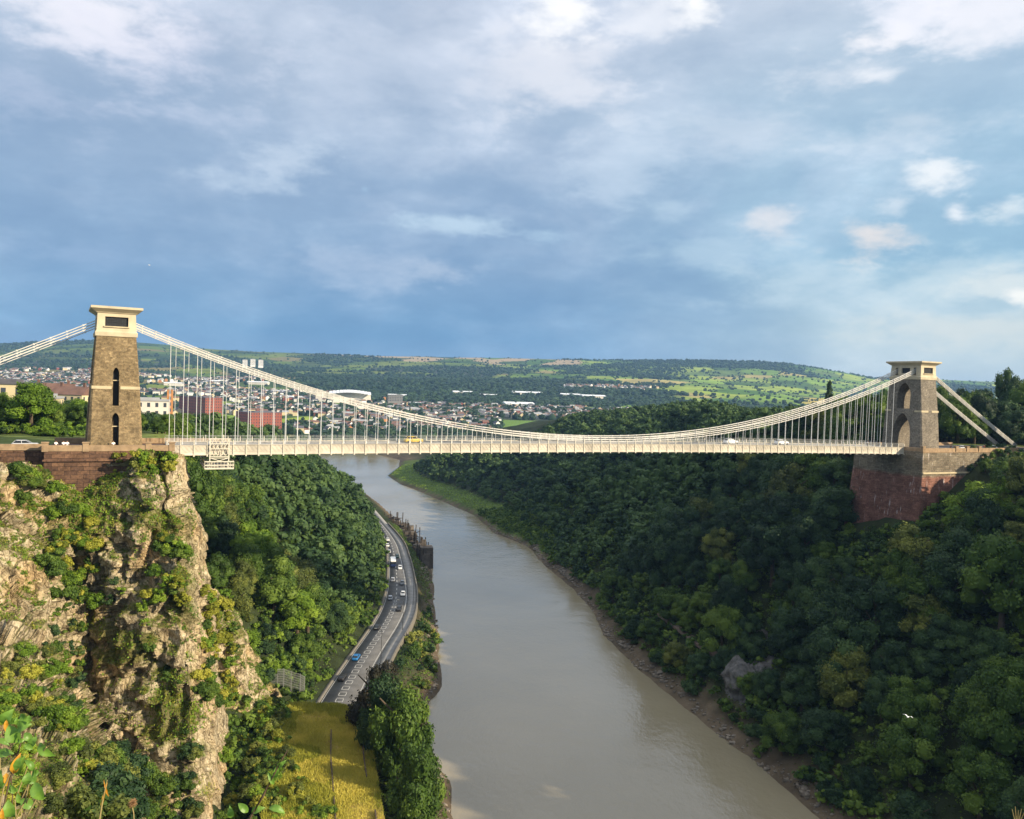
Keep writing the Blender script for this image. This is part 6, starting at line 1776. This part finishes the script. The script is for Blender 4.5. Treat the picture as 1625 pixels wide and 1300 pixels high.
M['dry_stem'] = simple('dry_stem', (0.30, 0.24, 0.10), 0.9, 0, 0.3, 9.0); M['twig'] = simple('twig_bark', (0.10, 0.07, 0.04), 0.9, 0, 0.3, 9.0); M['seed_brown'] = simple('seed_head', (0.26, 0.15, 0.07), 0.95, 0, 0.3, 40.0)
def pt(px, py, d): return Vector(at_y(px, py, d))
VIEW_UP = Vector((0, math.sin(PITCH), math.cos(PITCH)))
def leaf_at(px, py, d, L, W, ang, tilt, bend, mat, parent, o0):
    """a broad leaf with a folded midrib; L, W in metres, ang in the picture plane (0 = right, 90 = up)"""
    c = pt(px, py, d) - o0; r = Vector((1, 0, 0)); f = (r * math.cos(R(ang)) + VIEW_UP * math.sin(R(ang)))
    n = Vector((0.25, -math.cos(R(tilt)), math.sin(R(tilt)))); n = (n - f * n.dot(f)).normalized(); s_ = f.cross(n)
    q = MB(); rings = 9; vs = []
    for i in range(rings):
        t = i / (rings - 1); wv = W * 0.5 * (math.sin(math.pi * t ** 0.8) ** 0.8 if 0 < t < 1 else 0.02)
        base = c + f * (L * (t - 0.5)) - n * (bend * L * (t - 0.5) ** 2 * 2)
        for k in (-1, -0.5, 0, 0.5, 1): vs.append(base + s_ * wv * k + n * (abs(k) * wv * 0.35 + 0.003 * math.sin(t * 30)))
    fs = [(i * 5 + k, i * 5 + k + 1, (i + 1) * 5 + k + 1, (i + 1) * 5 + k) for i in range(rings - 1) for k in range(4)]
    q.add(vs, fs); return q.build('leaf', M[mat], parent, smooth=True)
def stem(path, d, r, mat, parent, o0, name='stem'):
    P_ = [pt(px, py, d) - o0 for px, py in path]
    last = P_[0]; g_ = Vector((last.x + o0.x, last.y + o0.y, gz(last.x + o0.x, last.y + o0.y))) - o0
    q = MB(); q.tube([g_ + Vector((0, 0, -0.1))] + P_, r, 6); return q.build(name, M[mat], parent)
b0 = pt(20, 1300, 4.0); t = empty('bindweed', (b0.x, b0.y, gz(b0.x, b0.y))); o0 = Vector(t.location)
tag(t, 'leafy climbing plant with one orange leaf closest to the camera, lower left corner', 'plant')
stem([(2, 1296), (16, 1236), (30, 1190), (38, 1160)], 4.0, 0.004, 'twig', t, o0); stem([(20, 1310), (40, 1270), (52, 1215), (74, 1186)], 4.05, 0.004, 'dry_stem', t, o0); stem([(-8, 1310), (6, 1250), (18, 1225)], 4.0, 0.004, 'dry_stem', t, o0); stem([(30, 1320), (46, 1290), (58, 1268)], 4.0, 0.004, 'dry_stem', t, o0)
for a in ((35, 1153, 4.0, .075, .055, 20, 30, .5, 'fresh_leaf'), (20, 1165, 4.02, .10, .07, 120, 20, .3, 'fresh_leaf'), (70, 1192, 4.05, .105, .045, -38, 10, .9, 'fresh_leaf'), (25, 1214, 3.98, .11, .042, 72, 5, .3, 'autumn_leaf'), (31, 1216, 4.02, .11, .04, 66, 40, .2, 'fresh_leaf'),
          (60, 1258, 4.0, .10, .06, -62, 10, .5, 'fresh_leaf'), (6, 1196, 4.03, .09, .05, 8, 50, .3, 'fresh_leaf'), (42, 1275, 4.1, .08, .05, 150, 40, .3, 'fresh_leaf'), (10, 1140, 4.3, .10, .07, 60, 30, .4, 'fresh_leaf'), (-4, 1240, 4.0, .10, .06, 80, 20, .4, 'fresh_leaf'), (14, 1285, 4.0, .09, .06, 100, 30, .4, 'fresh_leaf'), (48, 1236, 4.2, .07, .045, -100, 30, .4, 'fresh_leaf')):
    leaf_at(*a, t, o0)
random.seed(8)
for i in range(34):
    px = random.uniform(-12, 62) * (1 if i % 3 else 0.6); py = random.uniform(1125, 1300)
    leaf_at(px, py, 4.0 + random.uniform(-.15, .5), random.uniform(.03, .075), random.uniform(.02, .045), random.uniform(0, 360), random.uniform(-10, 60), random.uniform(.1, .8), 'fresh_leaf' if i % 9 else 'autumn_leaf', t, o0)
for i in range(7):
    x = random.uniform(-6, 60); stem([(x, 1312), (x + random.uniform(-12, 14), 1270), (x + random.uniform(-22, 26), random.uniform(1175, 1250))], 4.1 + .05 * i, 0.0028, 'dry_stem' if i % 2 else 'twig', t, o0)
b0 = pt(340, 1300, 5.0); t = empty('twig', (b0.x, b0.y, gz(b0.x, b0.y))); o0 = Vector(t.location)
tag(t, 'bare brown twig with a few green leaves slanting in from the bottom edge', 'twig')
stem([(396, 1300), (418, 1262), (436, 1226), (448, 1204), (457, 1190)], 5.0, [0.012, 0.012, 0.010, 0.008, 0.006, 0.003], 'twig', t, o0)
for a in ((438, 1225, 5.0, .10, .035, 70, 10, .3, 'fresh_leaf'), (430, 1236, 5.0, .09, .03, 118, 20, .3, 'fresh_leaf'), (446, 1213, 5.0, .07, .03, 40, 20, .3, 'fresh_leaf'), (408, 1285, 5.0, .09, .045, 20, 40, .4, 'fresh_leaf'), (440, 1284, 5.02, .11, .045, -18, 50, .5, 'fresh_leaf'), (386, 1282, 5.0, .085, .045, 140, 30, .4, 'fresh_leaf'), (366, 1290, 5.05, .08, .04, 100, 30, .4, 'fresh_leaf')):
    leaf_at(*a, t, o0)
b0 = pt(165, 1300, 4.4); t = empty('dry_grass_stalk', (b0.x, b0.y, gz(b0.x, b0.y))); o0 = Vector(t.location)
tag(t, 'pale dry grass stalk standing at the bottom left of the picture', 'plant')
stem([(158, 1300), (163, 1270), (170, 1238)], 4.4, [0.005, 0.005, 0.004, 0.002], 'dry_stem', t, o0); leaf_at(164, 1266, 4.4, .16, .012, 78, 5, .2, 'autumn_leaf', t, o0); leaf_at(168, 1252, 4.42, .10, .010, 108, 5, .2, 'autumn_leaf', t, o0)
b0 = pt(212, 1300, 4.4); t = empty('seed_head', (b0.x, b0.y, gz(b0.x, b0.y))); o0 = Vector(t.location)
tag(t, 'brown round seed head on a thin stalk at the bottom edge', 'plant')
stem([(213, 1310), (212, 1290), (210, 1282)], 4.4, 0.003, 'dry_stem', t, o0)
c = pt(210, 1275, 4.4) - o0; q = MB(); random.seed(4)
for i in range(150):
    d = Vector((random.gauss(0, 1), random.gauss(0, 1), random.gauss(0, .8))).normalized(); q.tube([c, c + d * random.uniform(.02, .03)], [.002, .0006], 4)
q.build('seeds', M['seed_brown'], t)
b0 = pt(1612, 1300, 5.0); t = empty('dry_reeds', (b0.x, b0.y, gz(b0.x, b0.y))); o0 = Vector(t.location)
tag(t, 'tuft of dry straw coloured reeds in the bottom right corner', 'plant')
for i, (px, py) in enumerate(((1606, 1284), (1611, 1280), (1616, 1286), (1621, 1284), (1625, 1290))): stem([(1612 + i, 1310), (px, py)], 5.0, [0.004, 0.004, 0.0015], 'dry_stem', t, o0)

# ------------------------------------------------------------------ the hazy air
q = MB(); q.box((0, 2200, 167), (24000, 16000, 345))
m = bpy.data.materials.new('haze'); m.use_nodes = True; nt = m.node_tree; nt.nodes.clear()
o_ = nt.nodes.new('ShaderNodeOutputMaterial'); pv = nt.nodes.new('ShaderNodeVolumePrincipled')
pv.inputs['Color'].default_value = (0.28, 0.51, 0.88, 1); pv.inputs['Density'].default_value = 0.000068; pv.inputs['Anisotropy'].default_value = 0.1
nt.links.new(pv.outputs[0], o_.inputs['Volume'])
tag(q.build('haze', m), kind='stuff')
